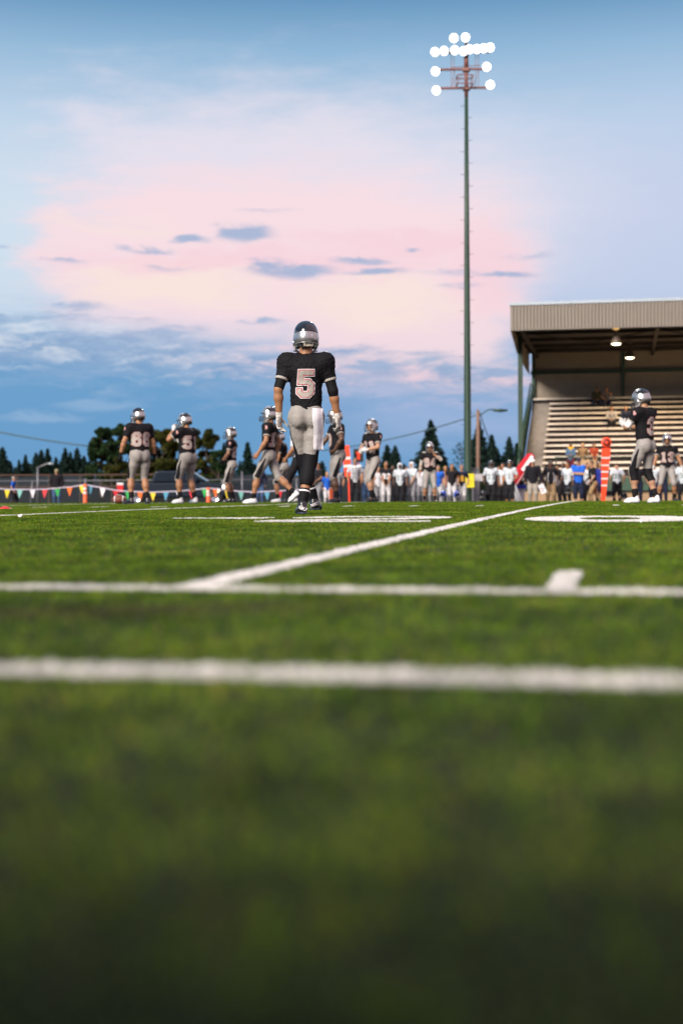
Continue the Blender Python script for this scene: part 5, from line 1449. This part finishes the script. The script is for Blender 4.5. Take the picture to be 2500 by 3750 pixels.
def hero_details():
    h = hero; s = h['s']; T, Q = h['T'], h['Q']
    hel = h['helmet']
    vb = BVHTree.FromPolygons([v.co for v in ME_BUMP.vertices], [p.vertices for p in ME_BUMP.polygons])
    text_decal('lettering', 'Riddell', .034, vb, (.018, -.2, -.081), (1, 0, 0), (0, 0, 1), (0, 1, 0), .0015, mat('lettering_cream', (.75, .68, .55), rough=.5), hel)
    text_decal('lettering', '5', .028, HB, (.05, -.25, .008), (1, 0, 0), (0, 0, 1), (0, 1, 0), .002, M_WHT, hel)
    mb = MB()
    for i in range(5):
        for j in range(5):
            hit = HB.ray_cast(Vector((.066 + .024 * i / 4, -.4, -.028 + .042 * j / 4)), Vector((0, 1, 0)), 1)
            mb.v.append(tuple(hit[0] + hit[1] * .0015))
    mb.f = [(i * 5 + j, (i + 1) * 5 + j, (i + 1) * 5 + j + 1, i * 5 + j + 1) for i in range(4) for j in range(4)]
    mb.build('sticker', mat('sticker_grey', (.5, .49, .48), rough=.5), hel, True)
    mb = MB()      # dark vent groove that parts the black crown from the silver band
    pts = []
    for a in np.linspace(math.pi * 1.13, math.pi * 1.87, 25):
        d = Vector((math.cos(a), math.sin(a), 0)); hit = HB.ray_cast(Vector((0, -.01, .05 - .012 * abs(math.cos(a)) ** 2)) + d * .4, -d, .6)
        pts.append(hit[0] + d * .0005)
    mb.tube(pts, [.001] + [.0042] * 23 + [.001], 6); mb.build('vent_groove', M_BUMP, hel, True)
    mb = MB(); pts = []
    for a in np.linspace(math.pi * 1.1, math.pi * 1.9, 25):
        d = Vector((math.cos(a), math.sin(a), 0)); hit = HB.ray_cast(Vector((0, -.01, -.056 - .014 * abs(math.cos(a)) ** 2)) + d * .4, -d, .6)
        pts.append(hit[0] + d * .001)
    mb.tube(pts, .0025, 6); mb.build('trim', mat('trim_silver', (.6, .6, .62), rough=.25, metal=.7), hel, True)
    for c in bpy.data.objects:
        if c.parent == h['body'] and c.name.split('.')[0] == 'shoe' and 'tmp' in c:
            i = c['tmp']; a, Rf = h['feet'][i]; rt, fw, up = Rf[:, 0], Rf[:, 1], Rf[:, 2]
            o = (a - fw * .06 + up * -.035 + rt * (-.012 if i else .016)) * s
            bv = bvh_of(c); dr = nv(fw + rt * (.35 if i else -.35)); ux = nv(np.cross(dr, up)); tl = .35 if i else -.35
            ux2 = ux * math.cos(tl) - up * math.sin(tl) * (1 if i else 1); uy2 = nv(np.cross(ux2, dr))
            text_decal('lettering', 'NIKE', .042, bv, o, ux2, uy2, dr, .004, M_WHT, c, shear=.2, squash=.9)
            del c['tmp']
    for i in (0, 1):      # white band at the top of each sock
        hj, kn, a = h['legs'][i]; d = nv(a - kn); p = kn + (a - kn) * .665
        h['part']('sock_band', [C(p - d * .02, p + d * .04, .0535, .052, .01)], M_WHT, cuts=[(p, -d), (p + d * .018, d)], v=.006)
    # towel tucked in at the back of the waistband
    tw = MB(); nx, nz = 9, 26
    bp_ = bvh_of(h['pants'])
    prev = None
    for j in range(nz + 1):
        f = j / nz; z = .055 - .39 * f
        row = []
        for i in range(nx + 1):
            u = i / nx; x = .058 + .012 * f + (.1 - .008 * f) * u - .004 * math.sin(f * 9)
            o = Vector(Q(x, 0, 0) * s); o.z = (h['Q'](0, 0, 0)[2] + z) * s; o.y = -.6
            hit = bp_.ray_cast(o, Vector((0, 1, 0)), 1.0)
            yy = hit[0].y if hit[0] is not None else 9
            row.append([o.x, yy, o.z])
        lo_ = min(r[1] for r in row)
        for i, r in enumerate(row): r[1] = min(r[1], lo_ + .05) if r[1] < 8 else lo_ + .05
        if prev is not None:
            for i, r in enumerate(row): r[1] = min(r[1], prev[i][1] + .006)
        prev = row
        for i, r in enumerate(row): tw.v.append((r[0], r[1] - .012 - .004 * math.sin(i * 1.9 + f * 3) * f, r[2] + (.006 * math.sin(i * 2.7) if j == nz else 0)))
    n1 = nx + 1; fr = len(tw.v)
    tw.v += [(x, y + .006, z) for x, y, z in tw.v]
    for j in range(nz):
        for i in range(nx):
            q = (j * n1 + i, j * n1 + i + 1, (j + 1) * n1 + i + 1, (j + 1) * n1 + i)
            tw.f.append(q[::-1]); tw.f.append(tuple(k + fr for k in q))
    ring = [i for i in range(n1)] + [j * n1 + nx for j in range(1, nz + 1)] + [nz * n1 + i for i in range(nx - 1, -1, -1)] + [j * n1 for j in range(nz - 1, 0, -1)]
    for a, b_ in zip(ring, ring[1:] + ring[:1]): tw.f.append((a, b_, b_ + fr, a + fr))
    me = tw.mesh('towel', True)
    o = obj('towel', me, cloth('terry_white', (.78, .75, .80), rough=.95, bump=.5, bscale=260))
    o.matrix_world = Matrix.Translation(h['body'].location) @ Matrix.Rotation(h['body'].rotation_euler.z, 4, 'Z')
    tag(o, 'white towel hanging from the back of the waistband of player number 5', 'towel')
hero_details()
TEAM = 'players in black jerseys'
stand_feet = dict(ank=[(-.14, 0, .085), (.14, .03, .085)], toe=[14, -14])
LAYS = [(.275, .04, M_PINK), (.19, 0, M_NUM)]
def player(px, D, face, H, label, **k):
    k.setdefault('lay', LAYS); k.setdefault('vox', .0105); k.setdefault('snum', True)
    return person(px, D, face, H, label, TEAM, **k)
player(514, 27.0, 22, 1.83, 'heavy football player in number 66 black jersey seen from behind, black gloves', b=1.22, skin='tan', nback='66', numz=.27,
       pose=dict(hip=.925, lean=4, ank=[(-.16, .04, .085), (.13, -.04, .085)], toe=[22, -18], wr=[(-.36, .06, .0), (.31, .06, -.02)], elb=[(-.7, -.9, 0), (.7, -.9, 0)], head=(6, 6, 0), curl=[.8, .8]), gloves=M_BLK, shoe=M_SHB, sock=.66, cuff=False)
player(690, 28.6, 48, 1.82, 'heavy football player in number 51 black jersey holding a white-taped hand to his chin', b=1.22, skin='tan', nback='51',
       pose=dict(lean=5, ank=[(-.17, .06, .085), (.15, -.05, .085)], toe=[10, -16], wr=[(-.13, .26, .54), (.1, .3, .3)], elb=[(-.8, .1, -1), (.9, -.2, -.8)], head=(18, 6, 0), curl=[1.0, .6], hdir=[(.2, .25, .9), (-.3, .6, .6)]), gloves=M_GWHT, shoe=M_SHW, sock=.64, sleeve=.5)
player(850, 33.2, 82, 1.76, 'smaller football player at the left facing left with hands at his belt in black gloves', b=.98, skin='brown', nback='24',
       pose=dict(lean=2, ank=[(-.12, .03, .085), (.12, -.03, .085)], wr=[(-.16, .2, .06), (.15, .2, .06)], elb=[(-.9, -.6, -.2), (.9, -.6, -.2)], head=(6, 0, 0), curl=[.6, .6], hdir=[(.6, .5, -.5), (-.6, .5, -.5)]), gloves=M_BLK, shoe=M_SHB, sock=.55)
player(985, 26.6, 76, 1.84, 'football player striding left in white cleats with his rear heel lifted', b=1.04, skin='tan', nback='18',
       pose=dict(hip=.9, lean=-2, ank=[(-.1, .27, .085), (.1, -.46, .19)], toe=[8, -6], tpitch=[0, 35], knee=[(-.05, 1, 0), (.1, 1, -.2)], wr=[(-.28, .12, .02), (.26, -.08, .0)], elb=[(-.6, -1, 0), (.6, -1, 0)], head=(4, 2, 0)), shoe=M_SHW, sock=.74)
player(1040, 35.0, 78, 1.78, 'football player behind the striding one, reaching an arm back toward number 5', b=1.0, skin='tan', nfront='2',
       pose=dict(hip=.905, lean=8, ank=[(-.1, .12, .085), (.1, -.26, .1)], toe=[0, 0], wr=[(-.24, .17, -.02), (.5, -.16, .28)], elb=[(-.6, -1, 0), (.4, -.2, -1)], head=(0, 8, 0)), gloves=M_BLK, shoe=M_SHW, sock=.7)
player(1237, 28.2, 104, 1.87, 'dark-skinned player with one hand on his hip, the other arm reaching low', b=1.22, skin='dark', nfront='8',
       pose=dict(hip=.93, lean=3, ank=[(-.15, .05, .085), (.2, -.04, .085)], toe=[12, -14], wr=[(-.25, .12, .06), (.34, .42, .0)], elb=[(-1, -.5, .1), (.6, -.6, -.6)], head=(-6, 6, 0), curl=[.6, .5], hdir=[(.7, .3, -.5), None]), shoe=M_SHB, sock=.62, sleeve=.45)
player(1366, 31.2, 128, 1.84, 'football player turned left in front of the striped referee, white gloves together at his belly', b=1.08, skin='pale', nfront='61',
       pose=dict(hip=.91, lean=2, ank=[(-.13, .14, .085), (.1, -.12, .085)], toe=[6, -10], knee=[(-.1, 1, 0), (.15, 1, 0)], wr=[(-.12, .27, .2), (.12, .26, .17)], elb=[(-1, -.5, -.3), (1, -.5, -.3)], head=(4, 2, 0), hdir=[(.8, .45, .1), (-.8, .45, 0)], curl=[.6, .6]), gloves=M_GWHT, shoe=M_SHB, sock=.55)
player(1574, 42.5, 180, 1.82, 'distant player in number 64 black jersey facing the camera, hand at his face', b=1.1, skin='tan', nfront='64',
       pose=dict(lean=2, ank=[(-.15, .03, .085), (.17, 0, .085)], toe=[16, -14], wr=[(-.12, .22, .5), (.3, .06, -.02)], elb=[(-1, .2, -.8), (.6, -1, 0)], head=(0, 6, 0), hdir=[(.3, .1, .9), None]), sock=.5, shoe=M_SHB, armsleeve=[1.6, 1.7], armm=M_CUFF, vox=.012)
player(2362, 23.2, 58, 1.87, 'football player in number 3 black jersey at the right clapping white-gloved hands', b=1.06, skin='pale', nback='3', numh=.27,
       pose=dict(hip=.92, lean=4, ank=[(-.1, .12, .085), (.12, -.12, .085)], toe=[10, -16], knee=[(-.1, 1, 0), (.2, 1, 0)], wr=[(-.06, .34, .3), (.035, .34, .29)], elb=[(-1, -.3, -.7), (1, -.3, -.7)], head=(14, 10, 0), hdir=[(.15, .75, .62), (-.15, .72, .66)], palm=[(.9, .1, 0), (-.9, .1, 0)], curl=[.12, .12]),
       gloves=M_GWHT, shoe=M_SHW, sock=.66, legsleeve=(0, .36), armsleeve=[1.0, 1.0], armm=M_WHT, sleeve=.48, vox=.0095)
player(2441, 38.2, 184, 1.84, 'football player in number 13 black jersey facing the camera at the right edge, white gloves', b=1.1, skin='tan', nfront='13',
       pose=dict(hip=.90, lean=3, ank=[(-.2, .0, .085), (.24, .06, .085)], toe=[20, -22], wr=[(-.38, .08, -.02), (.36, .1, .0)], elb=[(-.6, -1, 0), (.6, -1, 0)], head=(-4, 2, 0)), gloves=M_GWHT, sock=.5, shoe=M_SHB, vox=.0115)

# ================================================================== people on the far sideline
M_WJ = cloth('jersey_white', (.50, .54, .585)); M_KH = cloth('khaki', (.30, .205, .11)); M_KH2 = cloth('stone_trousers', (.30, .27, .23))
M_NAVY = cloth('navy', (.014, .018, .04)); M_BLUE = cloth('royal_blue', (.02, .11, .52)); M_BLK2 = cloth('black_cotton', (.014, .013, .016)); M_JEAN = cloth('jeans', (.05, .09, .18))
M_GREY = cloth('grey_cotton', (.22, .22, .24)); M_WHC = cloth('white_cotton', (.54, .54, .57)); M_GRP = cloth('pale_grey_pants', (.48, .47, .48))
M_HB, M_HBR, M_HG = mat('hair_dark', (.02, .014, .01), rough=.6), mat('hair_brown', (.075, .04, .02), rough=.6), mat('hair_grey', (.32, .3, .28), rough=.6)
M_HBL2 = mat('hair_blond', (.32, .19, .08), rough=.6)
M_CAPW, M_CAPN = cloth('cap_white', (.7, .7, .68)), cloth('cap_navy', (.015, .02, .05))
M_OUTL = [(.32, .04, M_WHT), (.18, 0, M_TEAL)]
SIDE = 'people along the far sideline'
SPR = rng
def folk(px, D, face, H, label, top, bottom, group=SIDE, **k):
    k.setdefault('vox', .0145)
    return person(px, D, face, H, label, group, fit='casual', top=top, bottom=bottom, **k)
down = dict(wr=[(-.26, .05, .02), (.26, .05, .02)])
cross = dict(wr=[(.12, .2, .28), (-.14, .22, .25)], elb=[(-1, .2, -.6), (1, .2, -.6)], hdir=[(.8, .2, .1), (-.8, .2, .1)])
front = dict(wr=[(-.08, .22, -.02), (.08, .22, -.02)], elb=[(-1, -.5, 0), (1, -.5, 0)])
M_STRW = cloth('referee_white', (.55, .56, .60)); M_STRB = cloth('referee_black', (.02, .02, .025))
folk(1096, 30.5, 60, 1.80, 'referee in black trousers mostly hidden behind the legs of the hero player', M_STRW, M_BLK2, 'referees', vstripes=M_STRB, pose=dict(hip=.9, ank=[(-.1, .2, .085), (.1, -.3, .12)], wr=[(-.2, .2, .05), (.22, .05, .0)]), skin='tan', headwear='cap', capm=M_BLK2)
folk(1300, 52, 184, 1.80, 'referee in a black and white striped shirt with black trousers', M_STRW, M_BLK2, 'referees', vstripes=M_STRB, pose=dict(down, ank=[(-.12, 0, .085), (.12, 0, .085)]), skin='tan', belt=M_BLK, hairm=M_HB)
folk(952, 62, 175, 1.78, 'man in a dark jacket and jeans behind the striding player', M_NAVY, M_JEAN, longsleeve=True, topname='jacket', pose=down, skin='pale', hairm=M_HBR)
folk(1168, 56, 120, 1.80, 'dark-shirted man turned left between the hero and the reaching arm', M_BLK2, M_GREY, pose=dict(wr=[(-.2, .25, .1), (.2, .2, .1)]), skin='brown')
folk(1197, 57.5, 200, 1.45, 'child in a blue shirt beside the orange pylon', M_BLUE, M_WHC, pose=down, skin='pale', hairm=M_HBL2)
folk(1345, 55, 170, 1.76, 'man in a white shirt and jeans right behind the striped referee', M_WHC, M_JEAN, pose=down, skin='tan')
folk(1413, 55, 182, 1.80, 'bareheaded man in a black and white number 32 jersey with hands clasped', M_BLK2, M_GRP, nfront='32', lay=[(.34, .05, M_BLK2), (.22, 0, M_WHT)], sidepanel=M_WHT, pose=front, skin='tan')
folk(1464, 55, 184, 1.72, 'player in a white number 11 jersey with a white hood up', M_WJ, M_BLK2, nfront='11', lay=M_OUTL, headwear='hood', shorts=.4, pose=down, skin='dark', hood_down=False)
folk(1508, 55.4, 150, 1.78, 'player in a white number 71 jersey with a grey hood up', M_WJ, M_GREY, nfront='71', lay=M_OUTL, headwear='hood', pose=front, skin='pale')
folk(1540, 57, 190, 1.68, 'person in white just left of the distant number 64 player', M_WHC, M_GREY, pose=down, skin='pale', hairm=M_HBR)
folk(1604, 56.5, 184, 1.68, 'boy in a blue tee and pale trousers right of the distant number 64 player', M_BLUE, M_GRP, pose=down, skin='pale', hairm=M_HBR)
folk(1630, 59, 190, 1.70, 'person in pink-grey half hidden between the blue tee and the black shirt', cloth('dusty_rose', (.3, .17, .16)), M_GREY, pose=down, skin='tan', hairm=M_HBL2)
folk(1654, 56, 186, 1.74, 'youth in a black shirt and pale trousers beside the held blue helmets', M_BLK2, M_GRP, pose=down, skin='tan', sleeve=.4)
folk(1690, 56.3, 180, 1.70, 'youth in a navy tee with a yellow print in front of the yellow sign', M_NAVY, M_GRP, nfront='0', lay=[(.4, 0, mat('print_gold', (.6, .33, .03)))], pose=down, skin='pale', hairm=M_HBR)
folk(1797, 55, 182, 1.80, 'player in a white number 11 jersey and black helmet left of the red banner', M_WJ, M_BLK2, nfront='11', lay=M_OUTL, headwear='helmet', pose=dict(wr=[(-.27, .08, .06), (.27, .08, .03)]), skin='dark', b=1.08)
folk(1842, 57, 150, 1.76, 'bareheaded player in white between two helmeted white players', M_WJ, M_BLK2, pose=front, skin='tan', b=1.02)
folk(1866, 54.6, 168, 1.80, 'player in a white number 1 jersey and black helmet touching the red banner', M_WJ, M_BLK2, nfront='1', lay=M_OUTL, headwear='helmet', shorts=.3, pose=dict(wr=[(-.24, .2, .12), (.26, .1, .0)]), skin='tan', b=1.12)
M_HOOD = cloth('hoodie_black', (.012, .012, .016))
folk(1950, 54, 182, 1.84, 'coach in a black hoodie and white cap holding a paper sheet', M_HOOD, M_KH2, longsleeve=True, topname='hoodie', hood_down=True, headwear='cap', capm=M_CAPW, pose=dict(wr=[(-.3, .1, .0), (.27, .08, .0)]), skin='pale', b=1.15, loose=.03, hairm=M_HBR)
folk(2014, 54.6, 190, 1.80, 'coach in a black polo and khaki trousers with long dark hair', M_BLK2, M_KH, sidepanel=M_WHT, pose=down, skin='dark', b=1.1, long=1)
folk(2062, 56.5, 150, 1.76, 'dark-haired person half hidden behind the white player with a helmet', M_BLK2, M_BLK2, pose=down, skin='dark', longsleeve=True)
folk(2078, 55, 150, 1.76, 'player in a white number 1 jersey left of the blue polo coach', M_WJ, M_BLK2, nfront='1', lay=M_OUTL, pose=dict(wr=[(-.28, .08, .0), (.28, .06, .03)]), skin='tan', b=1.05)
folk(2117, 53.4, 180, 1.84, 'coach in a bright blue polo with folded arms and a navy cap', M_BLUE, M_NAVY, shorts=.35, headwear='cap', capm=M_CAPN, pose=cross, skin='pale', b=1.12, loose=.022, hairm=M_HBR)
folk(2150, 56, 190, 1.74, 'player in white half hidden right behind the blue polo coach', M_WJ, M_BLK2, nfront='7', lay=M_OUTL, pose=down, skin='tan')
folk(2172, 53.8, 112, 1.80, 'man in a black vest and khaki trousers stepping left of the orange marker', M_BLK2, M_KH, sidepanel=M_WHT, pose=dict(hip=.9, lean=8, ank=[(-.1, .1, .085), (.1, -.4, .14)], tpitch=[0, 25], wr=[(-.22, .24, .02), (.15, .26, .05)]), skin='pale', b=1.0, hairm=M_HBR)
folk(2196, 56, 186, 1.78, 'person in a dark blue jersey hidden behind the orange marker', cloth('dark_blue', (.02, .03, .2)), M_NAVY, pose=down, skin='tan', hairm=M_HBR)
folk(2258, 55, 8, 1.74, 'player in a white number 38 jersey seen from behind with bowed head', M_WJ, M_BLK2, nback='38', lay=M_OUTL, pose=dict(down, lean=8, head=(0, 28, 0)), skin='pale', b=1.08, hairm=M_HBR)
folk(2335, 56, 170, 1.78, 'dark-clad person behind the legs of player 3', M_BLK2, M_NAVY, pose=down, skin='dark')
folk(2392, 56.5, 180, 1.76, 'person in white and a red cap between players 3 and 13', M_WJ, M_NAVY, headwear='cap', capm=cloth('cap_red', (.35, .03, .04)), pose=down, skin='tan')
folk(2474, 55.5, 200, 1.78, 'player in white and a black helmet behind the arm of player 13', M_WJ, M_BLK2, headwear='helmet', pose=front, skin='dark', b=1.06)
folk(2499, 55, 160, 1.80, 'player in a white jersey cut by the right edge of the picture', M_WJ, M_BLK2, nfront='5', lay=M_OUTL, pose=dict(wr=[(-.2, .25, .1), (.2, .25, .1)]), skin='dark', b=1.05)
for px_, D_, f_, H_, lab, tp_, bt_, sk_ in [
    (1236, 60, 170, 1.72, 'person in grey half hidden behind the legs of the dark-skinned player', M_GREY, M_NAVY, 'tan'),
    (1384, 59, 200, 1.70, 'person in white half hidden left of the number 32 jersey', M_WHC, M_GREY, 'pale'),
    (1440, 60.5, 150, 1.78, 'person in black peering between the number 32 jersey and the white hood', M_BLK2, M_BLK2, 'dark'),
    (1486, 61, 190, 1.74, 'person in navy hidden behind the two hooded white players', M_NAVY, M_BLK2, 'tan'),
    (1584, 60, 165, 1.66, 'person in teal partly hidden by the distant number 64 player', cloth('teal_top', (.03, .1, .1)), M_GREY, 'pale'),
    (1824, 60, 200, 1.70, 'person in dark clothes hidden between the white number 11 player and his neighbour', M_BLK2, M_BLK2, 'tan'),
    (2040, 59.5, 160, 1.72, 'person in grey half hidden right of the coach with long dark hair', M_GREY, M_BLK2, 'tan'),
    (2428, 59, 170, 1.74, 'person in navy hidden behind player 13', M_NAVY, M_NAVY, 'tan')]:
    folk(px_, D_, f_, H_, lab, tp_, bt_, pose=dict(wr=[(-.26, .06, .02), (.24, .1, .05)], head=(random.uniform(-25, 25), random.uniform(0, 12), 0)), skin=sk_, hairm=random.choice([M_HB, M_HBR]))
# left side
folk(50, 63, 260, 1.42, 'boy in a blue football jersey with black sleeves walking at the far left', M_BLUE, M_BLK2, nfront='8', lay=[(.24, 0, M_WHT)], pose=dict(hip=.9, ank=[(-.1, .16, .085), (.1, -.16, .1)], wr=[(-.22, .12, .0), (.24, .08, .02)]), skin='pale', hairm=M_HG)
folk(209, 66.5, 180, 1.80, 'man in a black jacket, jeans and cap with hands in his pockets at the left', M_BLK2, M_JEAN, longsleeve=True, topname='jacket', headwear='cap', capm=cloth('cap_olive', (.3, .27, .16)), pose=dict(wr=[(-.2, .08, .0), (.2, .08, .0)], elb=[(-1, -.5, 0), (1, -.5, 0)]), skin='pale', b=1.12, loose=.035, hairm=M_HG)
# spectators in the grandstand
SPEC = 'spectators in the grandstand'
sit = dict(hip=.5, hipy=-.05, lean=10, ank=[(-.12, .36, .085), (.12, .36, .085)], knee=[(-.3, 1, .8), (.3, 1, .8)], wr=[(-.1, .34, .1), (.1, .34, .1)], elb=[(-1, 0, -.5), (1, 0, -.5)])
def row(i): return 69.75 + i * .66, 1.07 + i * .305
def stand_at(px, i, dy=0.0):
    y, z = row(i)
    a = math.atan((px - 1250) / F) - PSI
    return Vector(((y + dy) * math.tan(a), y + dy, z))
SEAT = .02
def seated(px, i, label, top, bottom, **k):
    p_ = dict(sit); p_.update(k.pop('pose', {}))
    return folk(px, 0, k.pop('face', 182), k.pop('H', 1.74), label, top, bottom, SPEC, at=stand_at(px, i, -.12), dz=.0, pose=p_, **k)
seated(2185, 12, 'man in a dark jacket seated on the top bench of the grandstand', cloth('olive_jacket', (.03, .03, .02)), M_NAVY, longsleeve=True, skin='brown', topname='jacket')
seated(2221, 12, 'spectator in a checked shirt leaning chin on hand beside the dark-jacketed man', cloth('check_shirt', (.085, .07, .075), var=.35, vscale=40), M_NAVY, pose=dict(wr=[(-.06, .26, .48), (.14, .3, .1)], lean=16), skin='tan')
seated(2238, 8, 'woman in a pale top and dark trousers seated halfway up the grandstand', cloth('pale_top', (.26, .24, .24)), M_BLK2, longsleeve=True, long=.6, skin='tan', hairm=M_HB)
seated(2290, 8, 'spectator in dark clothes seated left of the clapping hands of player 3', M_NAVY, M_JEAN, longsleeve=True, skin='pale', hairm=M_HBR)
M_BUR = cloth('burgundy', (.12, .02, .03)); M_DEN = cloth('denim_jacket', (.07, .12, .2))
def walkway(px, label, top, bottom, **k):
    a = math.atan((px - 1250) / F) - PSI; y = 68.95
    return folk(px, 0, k.pop('face', 170), k.pop('H', 1.68), label, top, bottom, SPEC, at=Vector((y * math.tan(a), y, 1.045)), dz=0, **k)
walkway(2089, 'woman in a denim jacket and yellow scarf standing at the front rail of the grandstand', M_DEN, M_BUR, longsleeve=True, long=.3, skin='brown', pose=dict(wr=[(-.1, .25, .2), (.1, .25, .2)]))
walkway(2133, 'long-haired blond woman standing at the front rail of the grandstand', cloth('tan_top', (.2, .12, .06)), M_BLK2, long=1, skin='pale', hairm=M_HBL2, pose=dict(down), longsleeve=True)
walkway(2173, 'woman in a rust-red vest standing at the front rail of the grandstand', cloth('rust_vest', (.25, .04, .02)), M_BLK2, skin='tan', long=.5, face=200, pose=dict(front))
# scarf of the woman at the rail
a_ = math.atan((2089 - 1250) / F) - PSI
o = sdf_obj('scarf', [C((-.08, .0, 0), (.08, .0, 0), .07, k=.02), C((0, .06, -.03), (0, .08, -.12), .06, .04, .03)], .012, mat('scarf_yellow', (.6, .36, .01), rough=.9), None)
o.location = (68.95 * math.tan(a_), 68.95, 1.045 + 1.42); o.rotation_euler = (0, 0, PSI + 2.9)
tag(o, 'yellow scarf round the neck of the woman in the denim jacket', 'scarf')

# ---- things held or standing on the far sideline
def loose_helmet(px, py, D, kind, label, yaw=2.6):
    p = P(px, D); z = Z(px, py, D)
    h = add_helmet(None, Matrix.Translation((p.x, p.y, z)) @ Matrix.Rotation(PSI + yaw, 4, 'Z') @ Matrix.Rotation(.3, 4, 'X') @ Matrix.Scale(1.02, 4), kind)
    tag(h, label, 'helmet', 'helmets carried by the sideline players'); return h
loose_helmet(1622, 1812, 55.6, 'blue', 'blue football helmet held low beside the boy in the blue tee')
loose_helmet(1672, 1812, 55.7, 'blue', 'blue football helmet held low beside the youth in the navy tee', 3.4)
loose_helmet(1768, 1812, 54.7, 'black', 'black football helmet held low left of the white number 11 player', 2.4)
loose_helmet(2079, 1796, 54.6, 'black', 'black football helmet held at the hip left of the blue polo coach', 2.8)
loose_helmet(2228, 1808, 54.9, 'black', 'black football helmet low between the orange marker and player 38', 2.9)
loose_helmet(2283, 1816, 54.8, 'black', 'black football helmet held low right of player 38', 3.3)
p = P(1985, 53.6); z = Z(1985, 1790, 53.6)
e = tag(obj('play_sheet', (lambda m_: (m_.box((0, 0, 0), (.21, .012, .36)), m_)[1])(MB()).mesh('play_sheet'), M_WHT), 'white coloured play sheet held by the coach in the black hoodie', 'paper')
e.location = (p.x, p.y, z); e.rotation_euler = (0, R(-24), PSI)
for k, (x, zz_, c_) in enumerate([(-.03, .03, 'o'), (.03, .0, 'b'), (-.02, -.08, 'r')]):
    mb = MB(); mb.box((x, -.0075, zz_), (.05, .004, .06)); mb.build('printed_block', MATS['pennant_' + c_], e)
# red folded banner leaning on a pale frame
p0, p1 = PZ(1883, 1758, 56), PZ(1940, 1678, 56)
e = empty('folded_banner', p0); tag(e, 'red rolled banner with a white stripe leaning beside the black hoodie coach', 'banner')
d = p1 - p0; L = d.length
v_, f_ = surface([C((0, 0, 0), np.array(d), .24, .2, .02, np.array(nv(np.array([-math.sin(PSI), math.cos(PSI), 0]))), .45)], .03)
obj('canvas', np_mesh('canvas', v_, f_, 4), cloth('banner_red', (.42, .012, .025), rough=.6, bump=.5, bscale=5), e)
u_ = d.normalized(); s_ = u_.cross(Vector((-math.sin(PSI), math.cos(PSI), 0)))
fw = Vector((-math.sin(PSI), math.cos(PSI), 0))
mb = MB(); mb.bar(u_ * L * .45 - fw * .12 - s_ * .02, u_ * (L + .12) - fw * .11 - s_ * .02, .13, .02, up=-fw); mb.build('stripe', M_WHT, e)
mb = MB(); mb.bar(u_ * -.1 - fw * .1 - s_ * .15, u_ * L * .55 - fw * .11 - s_ * .13, .035, .012, up=-fw); mb.build('lettering_band', mat('band_pink', (.6, .35, .36)), e)
a, b_ = PZ(1876, 1772, 55.8) - p0, PZ(1905, 1845, 55.4) - p0
for k in (0, .12):
    mb = MB(); o_ = Vector((math.cos(PSI), math.sin(PSI), 0)) * (k - .05); mb.bar(a + o_, b_ + o_, .06); mb.build('frame_pole', M_WHC, e)
p = P(1897, 56.6, -.2); h1 = Z(1897, 1779, 56.6) - p.z
e = empty('waste_bin', p, PSI); tag(e, 'pale grey bin with a blue lid beside the khaki legs of the hoodie coach', 'bin')
mb = MB(); mb.prism([(-.2, 0), (.2, 0), (.25, h1 - .1), (-.25, h1 - .1)], -.2, .2, 'y'); mb.build('container', mat('bin_grey', (.36, .33, .35), rough=.6), e)
mb = MB(); mb.box((0, 0, h1 - .04), (.56, .46, .14)); mb.build('lid', mat('lid_blue', (.02, .05, .5), rough=.5), e)
p = P(1212, 57, -.2); e = empty('pylon', p); tag(e, 'orange foam pylon between the blue-shirted child and the dark-skinned player', 'pylon')
mb = MB(); mb.box((0, 0, .35), (.13, .13, .7)); mb.build('foam_body', M_OR, e)
mb = MB(); mb.box((0, 0, .02), (.2, .2, .04)); mb.build('base', M_OR, e)

# bench added over the camera, out of the picture, to shade the nearest turf
tb = empty('shade_bench', (-.3, 0, -.03)); tag(tb, 'long grey bench added unseen over the camera to shade the nearest turf', 'bench')
mb = MB(); mb.box((0, -.16, .45), (5.0, .56, .045)); mb.build('seat', M_CAB, tb)
for x in (-2.3, 2.3):
    mb = MB(); mb.box((x, -.2, .21), (.06, .36, .43)); mb.build('leg', M_STL, tb)
mb = MB(); mb.box((0, -.44, .24), (5.0, .03, .44)); mb.build('shade_board', mat('board_black', (.02, .02, .022), rough=.9), tb)  # added to stop light coming in under the seat from behind
